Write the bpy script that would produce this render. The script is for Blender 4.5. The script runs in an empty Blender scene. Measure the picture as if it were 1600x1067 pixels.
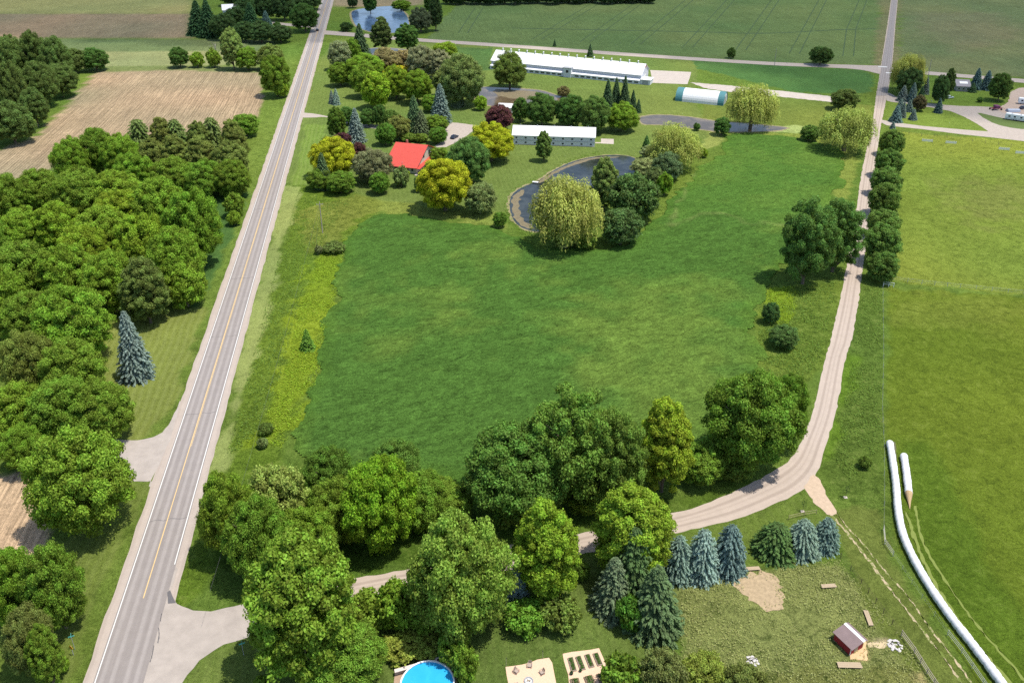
import bpy, bmesh, math, random
import numpy as np
from mathutils import Vector, Matrix

# ------------------------------------------------------------------ camera, sky, sun, exposure
C = bpy.context.scene
col = C.collection
H = 114.0                                    # camera height above the fields, metres
PITCH = math.radians(24.1)                   # looking this far below the horizon
FPX = 1315.0                                 # focal length in photograph pixels
AXY = 358.0                                  # row of the optical axis (the picture is an upper shift crop)
cam = bpy.data.objects.new('camera', bpy.data.cameras.new('camera'))
col.objects.link(cam); C.camera = cam
cam.data.sensor_width = 36; cam.data.lens = 36*FPX/1600; cam.data.shift_y = -(533.5-AXY)/1600
cam.data.clip_start = 1; cam.data.clip_end = 20000
cam.location = (0, 0, H); cam.rotation_euler = (math.pi/2 - PITCH, 0, 0)

SUN_EL = math.radians(71); SUN_AZ = math.radians(-12)    # azimuth from +X, counter-clockwise
S = Vector((math.cos(SUN_EL)*math.cos(SUN_AZ), math.cos(SUN_EL)*math.sin(SUN_AZ), math.sin(SUN_EL)))
w = bpy.data.worlds.new('World'); C.world = w; w.use_nodes = True
nt = w.node_tree; bg = nt.nodes['Background']
sky = nt.nodes.new('ShaderNodeTexSky'); sky.sky_type = 'NISHITA'; sky.sun_disc = False
sky.sun_elevation = SUN_EL; sky.sun_rotation = math.pi/2 - SUN_AZ
sky.air_density = 1.0; sky.dust_density = 1.2
nt.links.new(sky.outputs[0], bg.inputs[0]); bg.inputs[1].default_value = 0.15
sl = bpy.data.lights.new('sun', 'SUN'); sl.energy = 4.0; sl.angle = math.radians(0.55); sl.color = (1.0, .945, .84)
sun = bpy.data.objects.new('sun', sl); col.objects.link(sun)
sun.rotation_euler = S.to_track_quat('Z', 'Y').to_euler()
C.view_settings.view_transform = 'Standard'; C.view_settings.look = 'None'
C.view_settings.exposure = 0.52; C.view_settings.gamma = 1
C.cycles.use_denoising = False
C.cycles.max_bounces = 6; C.cycles.diffuse_bounces = 3; C.cycles.glossy_bounces = 2
C.cycles.transmission_bounces = 3; C.cycles.transparent_max_bounces = 8

# ------------------------------------------------------------------ where things stand
SP, CP = math.sin(PITCH), math.cos(PITCH)
def G(px, py, z=0.0):
    """the world point at height z that the survey picture shows at (px, py)"""
    u = (px-800)/FPX; v = (AXY-py)/FPX
    t = (H-z)/(SP - v*CP)
    return Vector((t*u, t*(CP+v*SP), z))
def proj(P):
    P = np.asarray(P, float)
    d = P[:, 1]*CP + (H-P[:, 2])*SP
    up = P[:, 1]*SP - (H-P[:, 2])*CP
    return np.stack([800+FPX*P[:, 0]/d, AXY-FPX*up/d], 1)

# ------------------------------------------------------------------ helpers
def tag(o, label=None, cat=None, group=None, kind=None):
    if label: o['label'] = label
    if cat: o['category'] = cat
    if group: o['group'] = group
    if kind: o['kind'] = kind
    return o
def empty(name, loc, label, cat, group=None, rz=0.0):
    o = bpy.data.objects.new(name, None); col.objects.link(o)
    o.location = loc; o.rotation_euler = (0, 0, rz); o.empty_display_size = .5
    return tag(o, label, cat, group)
def link(name, me, mat=None, parent=None):
    o = bpy.data.objects.new(name, me); col.objects.link(o)
    if mat and not me.materials: me.materials.append(mat)
    if parent: o.parent = parent
    return o
def mesh_np(name, V, F, smooth=False):
    """V (n,3), F (m,k) arrays"""
    V = np.asarray(V, np.float32); F = np.asarray(F, np.int32)
    me = bpy.data.meshes.new(name)
    me.vertices.add(len(V)); me.vertices.foreach_set('co', V.ravel())
    k = F.shape[1]
    me.loops.add(F.size); me.loops.foreach_set('vertex_index', F.ravel())
    me.polygons.add(len(F)); me.polygons.foreach_set('loop_start', np.arange(0, F.size, k, dtype=np.int32))
    me.polygons.foreach_set('loop_total', np.full(len(F), k, np.int32))
    if smooth: me.polygons.foreach_set('use_smooth', np.ones(len(F), bool))
    me.update(calc_edges=True); me.validate()
    return me

class MB:
    """collects boxes, prisms and tubes into one mesh"""
    def __init__(s): s.V = []; s.F = []
    def add(s, vs, fs):
        b = len(s.V); s.V += [tuple(v) for v in vs]; s.F += [tuple(b+i for i in f) for f in fs]
    def box(s, x0, x1, y0, y1, z0, z1):
        s.add([(x0,y0,z0),(x1,y0,z0),(x1,y1,z0),(x0,y1,z0),(x0,y0,z1),(x1,y0,z1),(x1,y1,z1),(x0,y1,z1)],
              [(0,3,2,1),(4,5,6,7),(0,1,5,4),(1,2,6,5),(2,3,7,6),(3,0,4,7)])
        return s
    def prism(s, prof, a, b, axis='x'):
        """profile in the plane across AXIS, counter-clockwise, swept from a to b"""
        n = len(prof)
        if axis == 'x': P = [(a, p[0], p[1]) for p in prof]+[(b, p[0], p[1]) for p in prof]
        else: P = [(p[0], a, p[1]) for p in prof]+[(p[0], b, p[1]) for p in prof]
        s.add(P, [tuple(range(n-1, -1, -1)), tuple(range(n, 2*n))]+[(i, (i+1) % n, n+(i+1) % n, n+i) for i in range(n)])
        return s
    def tube(s, pts, rad, n=6, cap=True):
        pts = [Vector(p) for p in pts]
        if not hasattr(rad, '__len__'): rad = [rad]*len(pts)
        b = len(s.V)
        for i, p in enumerate(pts):
            d = (pts[min(i+1, len(pts)-1)]-pts[max(i-1, 0)]).normalized()
            a = d.orthogonal().normalized() if i == 0 else (a - d*a.dot(d)).normalized()
            c = d.cross(a)
            for k in range(n):
                t = 2*math.pi*k/n
                s.V.append(tuple(p + (a*math.cos(t)+c*math.sin(t))*rad[i]))
        for i in range(len(pts)-1):
            for k in range(n):
                s.F.append((b+i*n+k, b+i*n+(k+1) % n, b+(i+1)*n+(k+1) % n, b+(i+1)*n+k))
        if cap:
            s.F.append(tuple(b+k for k in range(n-1, -1, -1))); s.F.append(tuple(b+(len(pts)-1)*n+k for k in range(n)))
        return s
    def build(s, name, mat, parent=None, smooth=False, bevel=0):
        me = bpy.data.meshes.new(name); me.from_pydata(s.V, [], s.F); me.update()
        bm = bmesh.new(); bm.from_mesh(me); bmesh.ops.recalc_face_normals(bm, faces=bm.faces)
        if bevel: bmesh.ops.bevel(bm, geom=bm.edges[:], offset=bevel, segments=2, affect='EDGES', clamp_overlap=True)
        bm.to_mesh(me); bm.free()
        if smooth: me.polygons.foreach_set('use_smooth', [True]*len(me.polygons))
        return link(name, me, mat, parent)

# ------------------------------------------------------------------ materials
class N:
    def __init__(s, name):
        s.m = bpy.data.materials.new(name); s.m.use_nodes = True; s.t = s.m.node_tree
        s.b = s.t.nodes['Principled BSDF']; s.out = s.t.nodes['Material Output']
    def n(s, ty, **k):
        x = s.t.nodes.new('ShaderNode'+ty)
        for a, v in k.items(): setattr(x, a, v)
        return x
    def l(s, a, b): s.t.links.new(a, b)
    def val(s, sock, v):
        if hasattr(v, 'is_linked') or hasattr(v, 'links'): s.l(v, sock)
        else: sock.default_value = v
    def math(s, op, a, b=0.5, c=0.5):
        x = s.n('Math', operation=op); s.val(x.inputs[0], a); s.val(x.inputs[1], b); s.val(x.inputs[2], c); return x.outputs[0]
    def mix(s, f, a, b, blend='MIX'):
        x = s.n('Mix', data_type='RGBA', blend_type=blend)
        s.val(x.inputs[0], f)
        for sk, v in ((x.inputs[6], a), (x.inputs[7], b)):
            if isinstance(v, (tuple, list)): v = tuple(v)+(1,)*(4-len(v))
            s.val(sk, v)
        return x.outputs[2]
    def noise(s, scale, detail=3, rough=.6, vec=None, dist=0.0):
        x = s.n('TexNoise'); x.inputs['Scale'].default_value = scale; x.inputs['Detail'].default_value = detail
        x.inputs['Roughness'].default_value = rough; x.inputs['Distortion'].default_value = dist
        if vec is not None: s.l(vec, x.inputs['Vector'])
        return x.outputs['Fac']
    def ramp(s, f, lo, hi):
        x = s.n('MapRange', interpolation_type='SMOOTHSTEP'); s.val(x.inputs[0], f)
        x.inputs[1].default_value = lo; x.inputs[2].default_value = hi; return x.outputs[0]
    def pos(s, obj=False):
        if obj: return s.n('TexCoord').outputs['Object']
        return s.n('NewGeometry').outputs['Position']
    def mapping(s, vec, scale=(1,1,1), rot=0.0):
        r = s.n('VectorRotate', rotation_type='Z_AXIS'); s.l(vec, r.inputs['Vector']); r.inputs['Angle'].default_value = rot
        x = s.n('Mapping'); s.l(r.outputs[0], x.inputs[0]); x.inputs['Scale'].default_value = scale; return x.outputs[0]
    def bump(s, h, strength, dist):
        x = s.n('Bump'); x.inputs['Strength'].default_value = strength; x.inputs['Distance'].default_value = dist
        s.l(h, x.inputs['Height']); s.l(x.outputs[0], s.b.inputs['Normal'])

def simple(name, c, rough=.7, var=.12, scale=3.0, spec=.3, metal=0.0, bump=0.0, obj=True):
    m = N(name); p = m.pos(obj)
    f = m.noise(scale, 4, .65, p)
    c0 = tuple(x*(1-var) for x in c); c1 = tuple(min(1, x*(1+var)) for x in c)
    m.l(m.mix(f, c0, c1), m.b.inputs['Base Color'])
    m.b.inputs['Roughness'].default_value = rough; m.b.inputs['Specular IOR Level'].default_value = spec
    m.b.inputs['Metallic'].default_value = metal
    if bump: m.bump(f, bump, .05)
    return m.m

def ribbed(name, c, period, axis=0, depth=.3, rough=.5, var=.06):
    """sheet metal or boards with ribs along one object axis"""
    m = N(name); p = m.pos(True)
    sx = m.n('SeparateXYZ'); m.l(p, sx.inputs[0])
    w_ = m.math('FRACT', m.math('DIVIDE', sx.outputs[axis], period))
    rib = m.ramp(w_, 0.0, .18)
    f = m.noise(.9, 4, .6, p)
    c0 = tuple(x*(1-var*2) for x in c); c1 = tuple(min(1, x*(1+var)) for x in c)
    base = m.mix(f, c0, c1)
    m.l(m.mix(m.math('MULTIPLY', m.math('SUBTRACT', 1.0, rib), depth), base, (.02, .02, .02)), m.b.inputs['Base Color'])
    m.b.inputs['Roughness'].default_value = rough; m.b.inputs['Specular IOR Level'].default_value = .3
    return m.m

def leaf_material():
    m = N('leaf'); oi = m.n('ObjectInfo'); at = m.n('Attribute', attribute_name='tint')
    hs = m.n('HueSaturation'); m.l(oi.outputs['Color'], hs.inputs['Color'])
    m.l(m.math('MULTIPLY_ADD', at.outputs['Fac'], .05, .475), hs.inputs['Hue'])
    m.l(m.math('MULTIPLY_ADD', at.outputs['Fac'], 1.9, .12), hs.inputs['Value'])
    cc = hs.outputs[0]
    m.l(cc, m.b.inputs['Base Color']); m.b.inputs['Roughness'].default_value = .6
    m.b.inputs['Specular IOR Level'].default_value = .12
    tr = m.n('BsdfTranslucent'); m.l(m.mix(.25, cc, (.2, .3, .0)), tr.inputs[0])
    mx = m.n('MixShader'); mx.inputs[0].default_value = .44
    m.l(m.b.outputs[0], mx.inputs[1]); m.l(tr.outputs[0], mx.inputs[2]); m.l(mx.outputs[0], m.out.inputs[0])
    return m.m
LEAF = leaf_material()
BARK = simple('bark', (.12, .095, .07), .9, .35, 4)
# ------------------------------------------------------------------ the ground, one sheet to the horizon
RD0, RD1 = G(266.5, 800), G(512, 0)                       # centre line of the paved road
ROAD_DIR = (RD1-RD0).normalized(); ROAD_ANG = math.atan2(ROAD_DIR.y, ROAD_DIR.x)
ROAD_N = Vector((ROAD_DIR.y, -ROAD_DIR.x, 0))             # to the right of the road
def road_pt(s, off): return RD0 + ROAD_DIR*s + ROAD_N*off

def grid_lines(a, b, step, grow, far):
    L = list(np.arange(a, b+.01, step)); st = step
    while L[-1] < far: st *= grow; L.append(L[-1]+st)
    return L
xs = grid_lines(-150, 150, 1.0, 1.035, 7000); xs = [-x for x in reversed([q for q in grid_lines(150, 150.5, 1.0, 1.035, 7000)][1:])]+xs
ys = grid_lines(78, 400, 1.0, 1.02, 9000)
st = 1.0; lo = [78.0]
while lo[-1] > -3000: st *= 1.35; lo.append(lo[-1]-st)
ys = sorted(set(lo[1:]))+ys
xs = np.array(xs); ys = np.array(ys)
GX, GY = np.meshgrid(xs, ys); gx, gy = GX.ravel(), GY.ravel()

def vnoise(x, y, cell, seed):
    """value noise on the plane, 0..1"""
    rs = np.random.RandomState(seed); T = rs.rand(256, 256)
    fx, fy = x/cell, y/cell; ix, iy = np.floor(fx).astype(int), np.floor(fy).astype(int)
    tx, ty = fx-ix, fy-iy; tx = tx*tx*(3-2*tx); ty = ty*ty*(3-2*ty)
    g = lambda i, j: T[i % 256, j % 256]
    return (g(ix,iy)*(1-tx)+g(ix+1,iy)*tx)*(1-ty)+(g(ix,iy+1)*(1-tx)+g(ix+1,iy+1)*tx)*ty
def inside_dist(px, py, poly):
    """signed distance, positive inside"""
    P = np.asarray(poly, float); Q = np.roll(P, -1, 0)
    d = np.full(len(px), 1e9); ins = np.zeros(len(px), bool)
    for (ax, ay), (bx, by) in zip(P, Q):
        ex, ey = bx-ax, by-ay; L2 = ex*ex+ey*ey+1e-9
        t = np.clip(((px-ax)*ex+(py-ay)*ey)/L2, 0, 1)
        d = np.minimum(d, np.hypot(px-ax-t*ex, py-ay-t*ey))
        c = ((ay > py) != (by > py)) & (px < (bx-ax)*(py-ay)/((by-ay) if abs(by-ay) > 1e-9 else 1e-9)+ax)
        ins ^= c
    return np.where(ins, d, -d)
def P2(pts): return [(G(x, y).x, G(x, y).y) for x, y in pts]

colr = np.empty((len(gx), 3)); colr[:] = (.115, .18, .03)
n1 = vnoise(gx, gy, 38, 1); n2 = vnoise(gx, gy, 11, 2); n3 = vnoise(gx, gy, 3.5, 3)
kindv = np.zeros((len(gx), 3)); kindv[:, 0] = .5          # r tufts, g mown stripes, b furrows
def paint(pts, c, soft=1.2, tuft=None, stripe=0.0, furrow=0.0, jit=1.5, world=False, op=1.0):
    poly = pts if world else P2(pts); A = np.array(poly)
    m = (gx > A[:,0].min()-8) & (gx < A[:,0].max()+8) & (gy > A[:,1].min()-8) & (gy < A[:,1].max()+8)
    idx = np.nonzero(m)[0]
    d = inside_dist(gx[idx], gy[idx], poly) + (n3[idx]-.5)*jit*2 + (n2[idx]-.5)*jit
    wt = np.clip(d/soft+.5, 0, 1)*op; wt = (wt*wt*(3-2*wt))[:, None] if op == 1 else wt[:, None]
    colr[idx] = colr[idx]*(1-wt)+np.array(c)*wt
    kk = np.array([.5 if tuft is None else tuft, stripe, furrow])
    kindv[idx] = kindv[idx]*(1-wt)+kk*wt
LAWN = (.125, .175, .04); MEAD = (.15, .20, .03); TAN = (.35, .27, .17)
# far fields beyond the tree lines
paint([(-900,-190),(2600,-190),(2600,-60),(-900,-60)], (.14,.17,.06), 60, .3)
paint([(-700,-60),(310,-60),(300,22),(-700,22)], (.25,.25,.10), 12, .2, 0, .3)
paint([(-700,22),(300,22),(300,60),(-700,62)], (.24,.19,.12), 10, .2, 0, .5)
paint([(-700,60),(425,62),(430,82),(-700,88)], (.13,.17,.07), 8, .2, 0, .3)
paint([(-700,86),(425,80),(408,101),(170,106),(-700,112)], (.24,.25,.11), 6, .2)
paint([(505,-60),(700,-60),(660,8),(560,12),(520,10)], (.25,.2,.12), 8, .1)
# ploughed fields left of the road
paint([(150,112),(270,106),(405,112),(414,150),(402,190),(360,215),(230,215),(90,260),(-20,355),(-500,600),(-500,300),(0,235),(60,212),(110,160)], TAN, 1.5, .15, 0, 1)
paint([(165,104),(410,103),(412,114),(270,110),(160,113)], (.17,.2,.07), 3, .3)
paint([(-300,735),(30,735),(70,770),(80,830),(50,865),(0,890),(-300,990)], (.50,.38,.24), 1.0, .15, 0, 1)
# verges and lawns left of the road
paint([(412,100),(470,60),(440,170),(330,480),(262,660),(200,690),(160,640),(165,500),(310,480),(385,300),(400,190),(416,150)], (.13,.20,.035), 1.5, .5)
paint([(300,305),(388,300),(366,360),(330,440),(305,482),(290,470)], (.06,.125,.03), 1.5, .2)
paint([(150,500),(322,480),(264,650),(205,688),(160,640)], (.155,.195,.042), .8, .1, 1)
paint([(235,752),(100,1067),(60,1150),(60,900),(170,752)], (.12,.17,.033), .8, .3, .5)
# strip between road and hay field
paint([(470,285),(560,300),(590,335),(530,385),(470,640),(430,760),(340,900),(290,950),(270,950),(330,760),(440,380)], (.12,.19,.022), 1.5, .8)
paint([(440,292),(470,292),(340,790),(308,790),(338,700)], (.22,.27,.08), .8, .2, .4)
paint([(500,395),(545,370),(530,440),(512,540),(490,620),(440,705),(395,690),(440,590),(470,470)], (.18,.26,.02), 2.5, .8, jit=5)
paint([(470,330),(560,300),(620,325),(560,345),(520,400),(480,390)], (.16,.2,.035), 3, .8, jit=4)
paint([(610,290),(700,300),(780,335),(800,360),(700,345),(600,330)], (.20,.25,.05), 3, .6, jit=3)
# lawns round the farm
paint([(520,62),(640,62),(1090,95),(1090,160),(1120,215),(1000,300),(800,330),(700,330),(480,290),(440,285),(480,130)], LAWN, 2, .15, .35)
paint([(480,195),(510,195),(500,285),(455,290)], (.15,.22,.04), 1.2, .1, .8)
paint([(680,72),(770,76),(768,110),(740,112),(700,95)], (.075,.14,.04), 2, .2)
paint([(1095,140),(1365,165),(1358,215),(1200,200),(1095,190)], (.14,.18,.035), 2, .3, .2)
paint([(900,440),(800,330),(790,340),(810,380),(870,400),(960,400),(1010,370),(1060,300),(1100,250),(1095,215),(1040,200),(1000,250)], (.115,.18,.028), 1.5, .6)
paint([(1085,245),(1125,225),(1135,205),(1110,203),(1095,230)], (.24,.28,.07), 2, .4)
paint([(1130,205),(1330,212),(1345,250),(1320,330),(1300,290),(1240,215)], (.22,.26,.05), 2, .5)
paint([(1205,196),(1262,198),(1258,208),(1205,207)], (.30,.36,.12), 1, .3)
# beyond the cross road
paint([(665,66),(700,22),(720,4),(900,-10),(1382,-10),(1366,102),(1180,98),(800,70)], (.115,.17,.06), 2, .05, 0, .5)
paint([(1405,-20),(1650,-20),(1650,125),(1440,112),(1408,105)], (.14,.17,.075), 2, .1, 0, .5)
paint([(1430,20),(1560,20),(1600,60),(1500,80),(1440,50)], (.20,.17,.10), 20, .1, 0, .5, op=.5, jit=8)
paint([(1382,-60),(1408,-60),(1404,105),(1366,104)], (.17,.17,.08), 2, .5)
paint([(1080,94),(1350,110),(1366,120),(1360,146),(1240,144),(1090,108)], (.055,.13,.035), 1.5, .1, .4)
paint([(1385,125),(1600,135),(1700,150),(1700,225),(1385,195)], (.13,.20,.035), 2, .2)
# right-hand pastures
paint([(1400,205),(1600,222),(1900,250),(1900,480),(1600,462),(1400,440),(1376,440),(1385,260)], (.185,.235,.036), 1.5, .5)
paint([(1480,280),(1600,285),(1640,310),(1540,350),(1480,320)], (.19,.18,.055), 15, .6, op=.5, jit=8)
paint([(1385,450),(1600,464),(1900,490),(2100,1150),(1600,1150),(1520,1067),(1400,860),(1380,700)], (.118,.168,.018), 1.5, .45)
paint([(1400,680),(1450,690),(1560,900),(1680,1100),(1560,1100),(1430,880)], (.088,.145,.015), 4, .4)
paint([(1395,455),(1600,470),(1600,520),(1390,505)], (.155,.19,.03), 8, .5, op=.6, jit=5)
paint([(1340,440),(1382,448),(1380,700),(1400,860),(1300,760),(1285,720),(1310,580)], (.105,.165,.028), 2, .8)
paint([(1318,560),(1345,560),(1300,720),(1285,725)], (.11,.19,.02), 2, .6)
paint([(1190,450),(1330,440),(1300,560),(1230,620),(1180,560),(1185,500)], (.14,.20,.03), 2, .8)
paint([(1200,450),(1232,450),(1245,490),(1222,520),(1205,495)], (.18,.26,.018), 2, .7, jit=3)
# south of the gravel road
paint([(540,935),(790,890),(1000,870),(1060,905),(1068,1150),(240,1150),(330,1010),(400,985)], (.13,.18,.038), 1, .3, .3)
paint([(1000,860),(1260,770),(1300,812),(1200,870),(1060,880)], (.115,.17,.03), 1, .3, .3)
paint([(1062,915),(1160,895),(1312,872),(1430,1020),(1500,1150),(1060,1150)], (.215,.245,.075), 1.2, .9)
paint([(1300,812),(1330,785),(1370,795),(1384,860),(1470,980),(1560,1150),(1480,1150),(1312,872)], (.13,.165,.035), 1, .3)
#paint([(1148,905),(1190,896),(1218,910),(1220,948),(1190,948),(1165,925)], (.42,.31,.2), 1.0, .6, jit=2)
paint([(1330,1012),(1353,995),(1354,1030),(1330,1028)], (.60,.42,.22), .6, .3, jit=.2)
paint([(1355,1003),(1385,1000),(1386,1007),(1356,1010)], (.48,.38,.24), .6, .3, jit=.2)
paint([(1420,1050),(1440,1045),(1460,1100),(1430,1100)], (.50,.38,.20), 1, .3)
paint([(1440,1090),(1425,1040),(1060,1040),(1060,1150),(1440,1150)], (.20,.215,.06), 1.5, 1)
# hedgerow floor
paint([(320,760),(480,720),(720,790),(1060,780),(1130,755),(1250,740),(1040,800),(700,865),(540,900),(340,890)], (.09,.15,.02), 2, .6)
v = (.93+.17*n1+.10*(n2-.5))[:, None]; colr = colr*v
colr[:, 0] *= 1+.22*(n1-.5)

V = np.stack([gx, gy, np.zeros_like(gx)], 1)
nx, ny = len(xs), len(ys); I = np.arange(nx*ny).reshape(ny, nx)
F = np.stack([I[:-1,:-1].ravel(), I[:-1,1:].ravel(), I[1:,1:].ravel(), I[1:,:-1].ravel()], 1)
gme = mesh_np('ground', V, F, True)
for nm, arr in (('tone', colr), ('kindv', kindv)):
    a = gme.color_attributes.new(nm, 'FLOAT_COLOR', 'POINT')
    a.data.foreach_set('color', np.concatenate([arr, np.ones((len(arr), 1))], 1).astype(np.float32).ravel())

def ground_material():
    m = N('turf'); p = m.pos()
    tone = m.n('Attribute', attribute_name='tone').outputs['Color']
    kv = m.n('SeparateColor'); m.l(m.n('Attribute', attribute_name='kindv').outputs['Color'], kv.inputs[0])
    r, g, b = kv.outputs
    fine = m.noise(2.2, 5, .75, p); mid = m.noise(.45, 5, .7, p, 1.0); big = m.noise(.06, 4, .6, p, .6)
    grain = m.noise(7.0, 3, .8, p)
    f = m.math('ADD', m.math('MULTIPLY', m.math('SUBTRACT', fine, .5), 2.4), m.math('MULTIPLY', m.math('SUBTRACT', mid, .5), 1.7))
    f = m.math('ADD', f, m.math('MULTIPLY', m.math('SUBTRACT', grain, .5), 2.6))
    amp = m.math('MULTIPLY_ADD', r, .7, .5)
    k = m.math('MULTIPLY_ADD', f, amp, 1.0)
    k = m.math('MULTIPLY', k, m.math('MULTIPLY_ADD', big, .5, .74))
    v = m.n('VectorMath', operation='SCALE'); m.l(tone, v.inputs[0]); m.l(k, v.inputs['Scale'])
    c = v.outputs[0]
    # tufts gone to seed: paler, yellower
    c = m.mix(m.math('MULTIPLY', m.math('MULTIPLY', m.ramp(mid, .52, .72), r), .38), c, (.27, .27, .09))
    c = m.mix(m.math('MULTIPLY', m.math('MULTIPLY', m.ramp(mid, .50, .34), r), .45), c, (.045, .085, .012))
    # mown stripes along the road
    q = m.mapping(p, (1, 1, 1), -ROAD_ANG); sq = m.n('SeparateXYZ'); m.l(q, sq.inputs[0])
    wob = m.math('ADD', sq.outputs[1], m.math('MULTIPLY', m.noise(.08, 2, .5, p), 2.0))
    st_ = m.math('SINE', m.math('MULTIPLY', wob, 3.6))
    c = m.mix(m.math('MULTIPLY', m.math('MULTIPLY_ADD', st_, .5, .5), m.math('MULTIPLY', g, .22)), c, (.30, .34, .12))
    # furrows and stubble rows
    q2 = m.mapping(p, (.03, 1.3, 1), -ROAD_ANG)
    fu = m.noise(1.0, 4, .7, q2)
    fs = m.math('SINE', m.math('MULTIPLY', wob, 5.2))
    fr = m.math('ADD', m.math('MULTIPLY', m.ramp(fu, .35, .7), .7), m.math('MULTIPLY', m.math('MULTIPLY_ADD', fs, .5, .5), .3))
    v2 = m.n('VectorMath', operation='SCALE'); m.l(c, v2.inputs[0]); m.l(m.math('MULTIPLY_ADD', fr, .75, .55), v2.inputs['Scale'])
    c = m.mix(b, c, v2.outputs[0])
    m.l(c, m.b.inputs['Base Color']); m.b.inputs['Roughness'].default_value = .95
    m.b.inputs['Specular IOR Level'].default_value = .03
    hh = m.math('MULTIPLY', f, amp)
    m.bump(hh, .8, .3)
    return m.m
TURF = ground_material()
tag(link('ground', gme, TURF), kind='structure')

# ------------------------------------------------------------------ sheets lying on the ground
rnd = random.Random(7)
def catmull(pts, n):
    out = []; P = [pts[0]]+list(pts)+[pts[-1]]
    for i in range(1, len(P)-2):
        for k in range(n):
            t = k/n; a, b, c, d = (Vector(q) for q in P[i-1:i+3])
            out.append(.5*((2*b)+(c-a)*t+(2*a-5*b+4*c-d)*t*t+(3*b-a-3*c+d)*t**3))
    out.append(Vector(pts[-1])); return out
def sheet(name, mat, pts, z, world=False, jit=.25, step=1.2, smooth=True, curve=4, kind='structure', label=None, cat=None, parent=None):
    """a flat patch from an outline; its edge is ragged at the scale of a grass tuft"""
    P = [Vector((p[0], p[1], 0)) for p in (pts if world else P2(pts))]
    if curve > 1:
        L = P+[P[0]]; cl = [P[-1]]+P+[P[0], P[1]]; Q = []
        for i in range(1, len(cl)-2):
            a, b, c, d = cl[i-1:i+3]
            for k in range(curve):
                t = k/curve; Q.append(.5*((2*b)+(c-a)*t+(2*a-5*b+4*c-d)*t*t+(3*b-a-3*c+d)*t**3))
        P = Q
    R = []
    for a, b in zip(P, P[1:]+P[:1]):
        n = max(1, int((b-a).length/step)); nn = Vector(((b-a).y, -(b-a).x, 0)).normalized()
        for k in range(n):
            R.append(a.lerp(b, k/n)+nn*rnd.uniform(-jit, jit))
    bm = bmesh.new(); vs = [bm.verts.new((p.x, p.y, z)) for p in R]; es = [bm.edges.new((vs[i], vs[(i+1) % len(vs)])) for i in range(len(vs))]
    bmesh.ops.triangle_fill(bm, use_beauty=True, use_dissolve=False, edges=es)
    for f in bm.faces:
        if f.normal.z < 0: f.normal_flip()
    me = bpy.data.meshes.new(name); bm.to_mesh(me); bm.free()
    o = link(name, me, mat, parent)
    return tag(o, label, cat, None, kind)
def ribbon(name, mat, Lp, Rp, z, jit=.2, step=1.5, kind='structure', world=False):
    """a strip between two edges; UV x runs across it"""
    A = [Vector((p[0], p[1])) for p in (Lp if world else P2(Lp))]; B = [Vector((p[0], p[1])) for p in (Rp if world else P2(Rp))]
    ns = [max(1, int((A[i+1]-A[i]).length/step)) for i in range(len(A)-1)]
    def fine(P):
        Q = [P[0]*2-P[1]]+P+[P[-1]*2-P[-2]]; out = []
        for i in range(len(P)-1):
            a, b, c, d = Q[i:i+4]
            for k in range(ns[i]):
                t = k/ns[i]; out.append(.5*((2*b)+(c-a)*t+(2*a-5*b+4*c-d)*t*t+(3*b-a-3*c+d)*t**3))
        return out+[P[-1]]
    A, B = fine(A), fine(B); M = 8; V = []; UV = []; s = 0
    for i, (a, b) in enumerate(zip(A, B)):
        if i: s += ((a+b)/2-(A[i-1]+B[i-1])/2).length
        d = (b-a).normalized(); ja, jb = rnd.uniform(-jit, jit), rnd.uniform(-jit, jit)
        for k in range(M+1):
            p = a.lerp(b, k/M)+(d*ja if k == 0 else d*jb if k == M else d*0); V.append((p.x, p.y, z)); UV.append((k/M, s))
    F = [(i*(M+1)+k, i*(M+1)+k+1, (i+1)*(M+1)+k+1, (i+1)*(M+1)+k) for i in range(len(A)-1) for k in range(M)]
    me = bpy.data.meshes.new(name); me.from_pydata(V, [], F)
    uv = me.uv_layers.new(name='UVMap')
    uv.data.foreach_set('uv', [c for l in me.loops for c in UV[l.vertex_index]])
    bm = bmesh.new(); bm.from_mesh(me)
    for f in bm.faces:
        if f.normal.z < 0: f.normal_flip()
    bm.to_mesh(me); bm.free()
    return tag(link(name, me, mat), None, None, None, kind)

def road_material(name, base, track, tracks, width, grit=.25):
    """tracks: list of (u centre, half width, strength) of the wheel-worn bands"""
    m = N(name); p = m.pos(); uv = m.n('UVMap').outputs[0]
    s = m.n('SeparateXYZ'); m.l(uv, s.inputs[0]); u = s.outputs[0]
    u = m.math('ADD', u, m.math('MULTIPLY', m.math('SUBTRACT', m.noise(.012, 2, .5, p), .5), .05))
    tot = None
    for c, h, k in tracks:
        x = m.math('MULTIPLY', m.ramp(m.math('ABSOLUTE', m.math('SUBTRACT', u, c)), h, h*.2), k)
        tot = x if tot is None else m.math('ADD', tot, x)
    fine = m.noise(6, 4, .85, p); mid = m.noise(.5, 5, .75, p)
    sm = m.mapping(uv, (14, .05, 1)); streak = m.noise(1, 3, .6, sm)
    c = m.mix(tot, base, track)
    k = m.math('ADD', m.math('ADD', m.math('MULTIPLY', fine, grit), m.math('MULTIPLY', mid, .34)), m.math('MULTIPLY', streak, .26))
    k = m.math('ADD', k, 1-(grit+.60)/2)
    v = m.n('VectorMath', operation='SCALE'); m.l(c, v.inputs[0]); m.l(k, v.inputs['Scale'])
    m.l(v.outputs[0], m.b.inputs['Base Color']); m.b.inputs['Roughness'].default_value = .9
    m.b.inputs['Specular IOR Level'].default_value = .2
    m.bump(fine, .3, .03)
    return m.m
ASPH = road_material('asphalt', (.225,.2,.19), (.29,.262,.25), [(.16,.07,.8),(.36,.07,.8),(.64,.07,.8),(.84,.07,.8)], 7)
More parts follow.
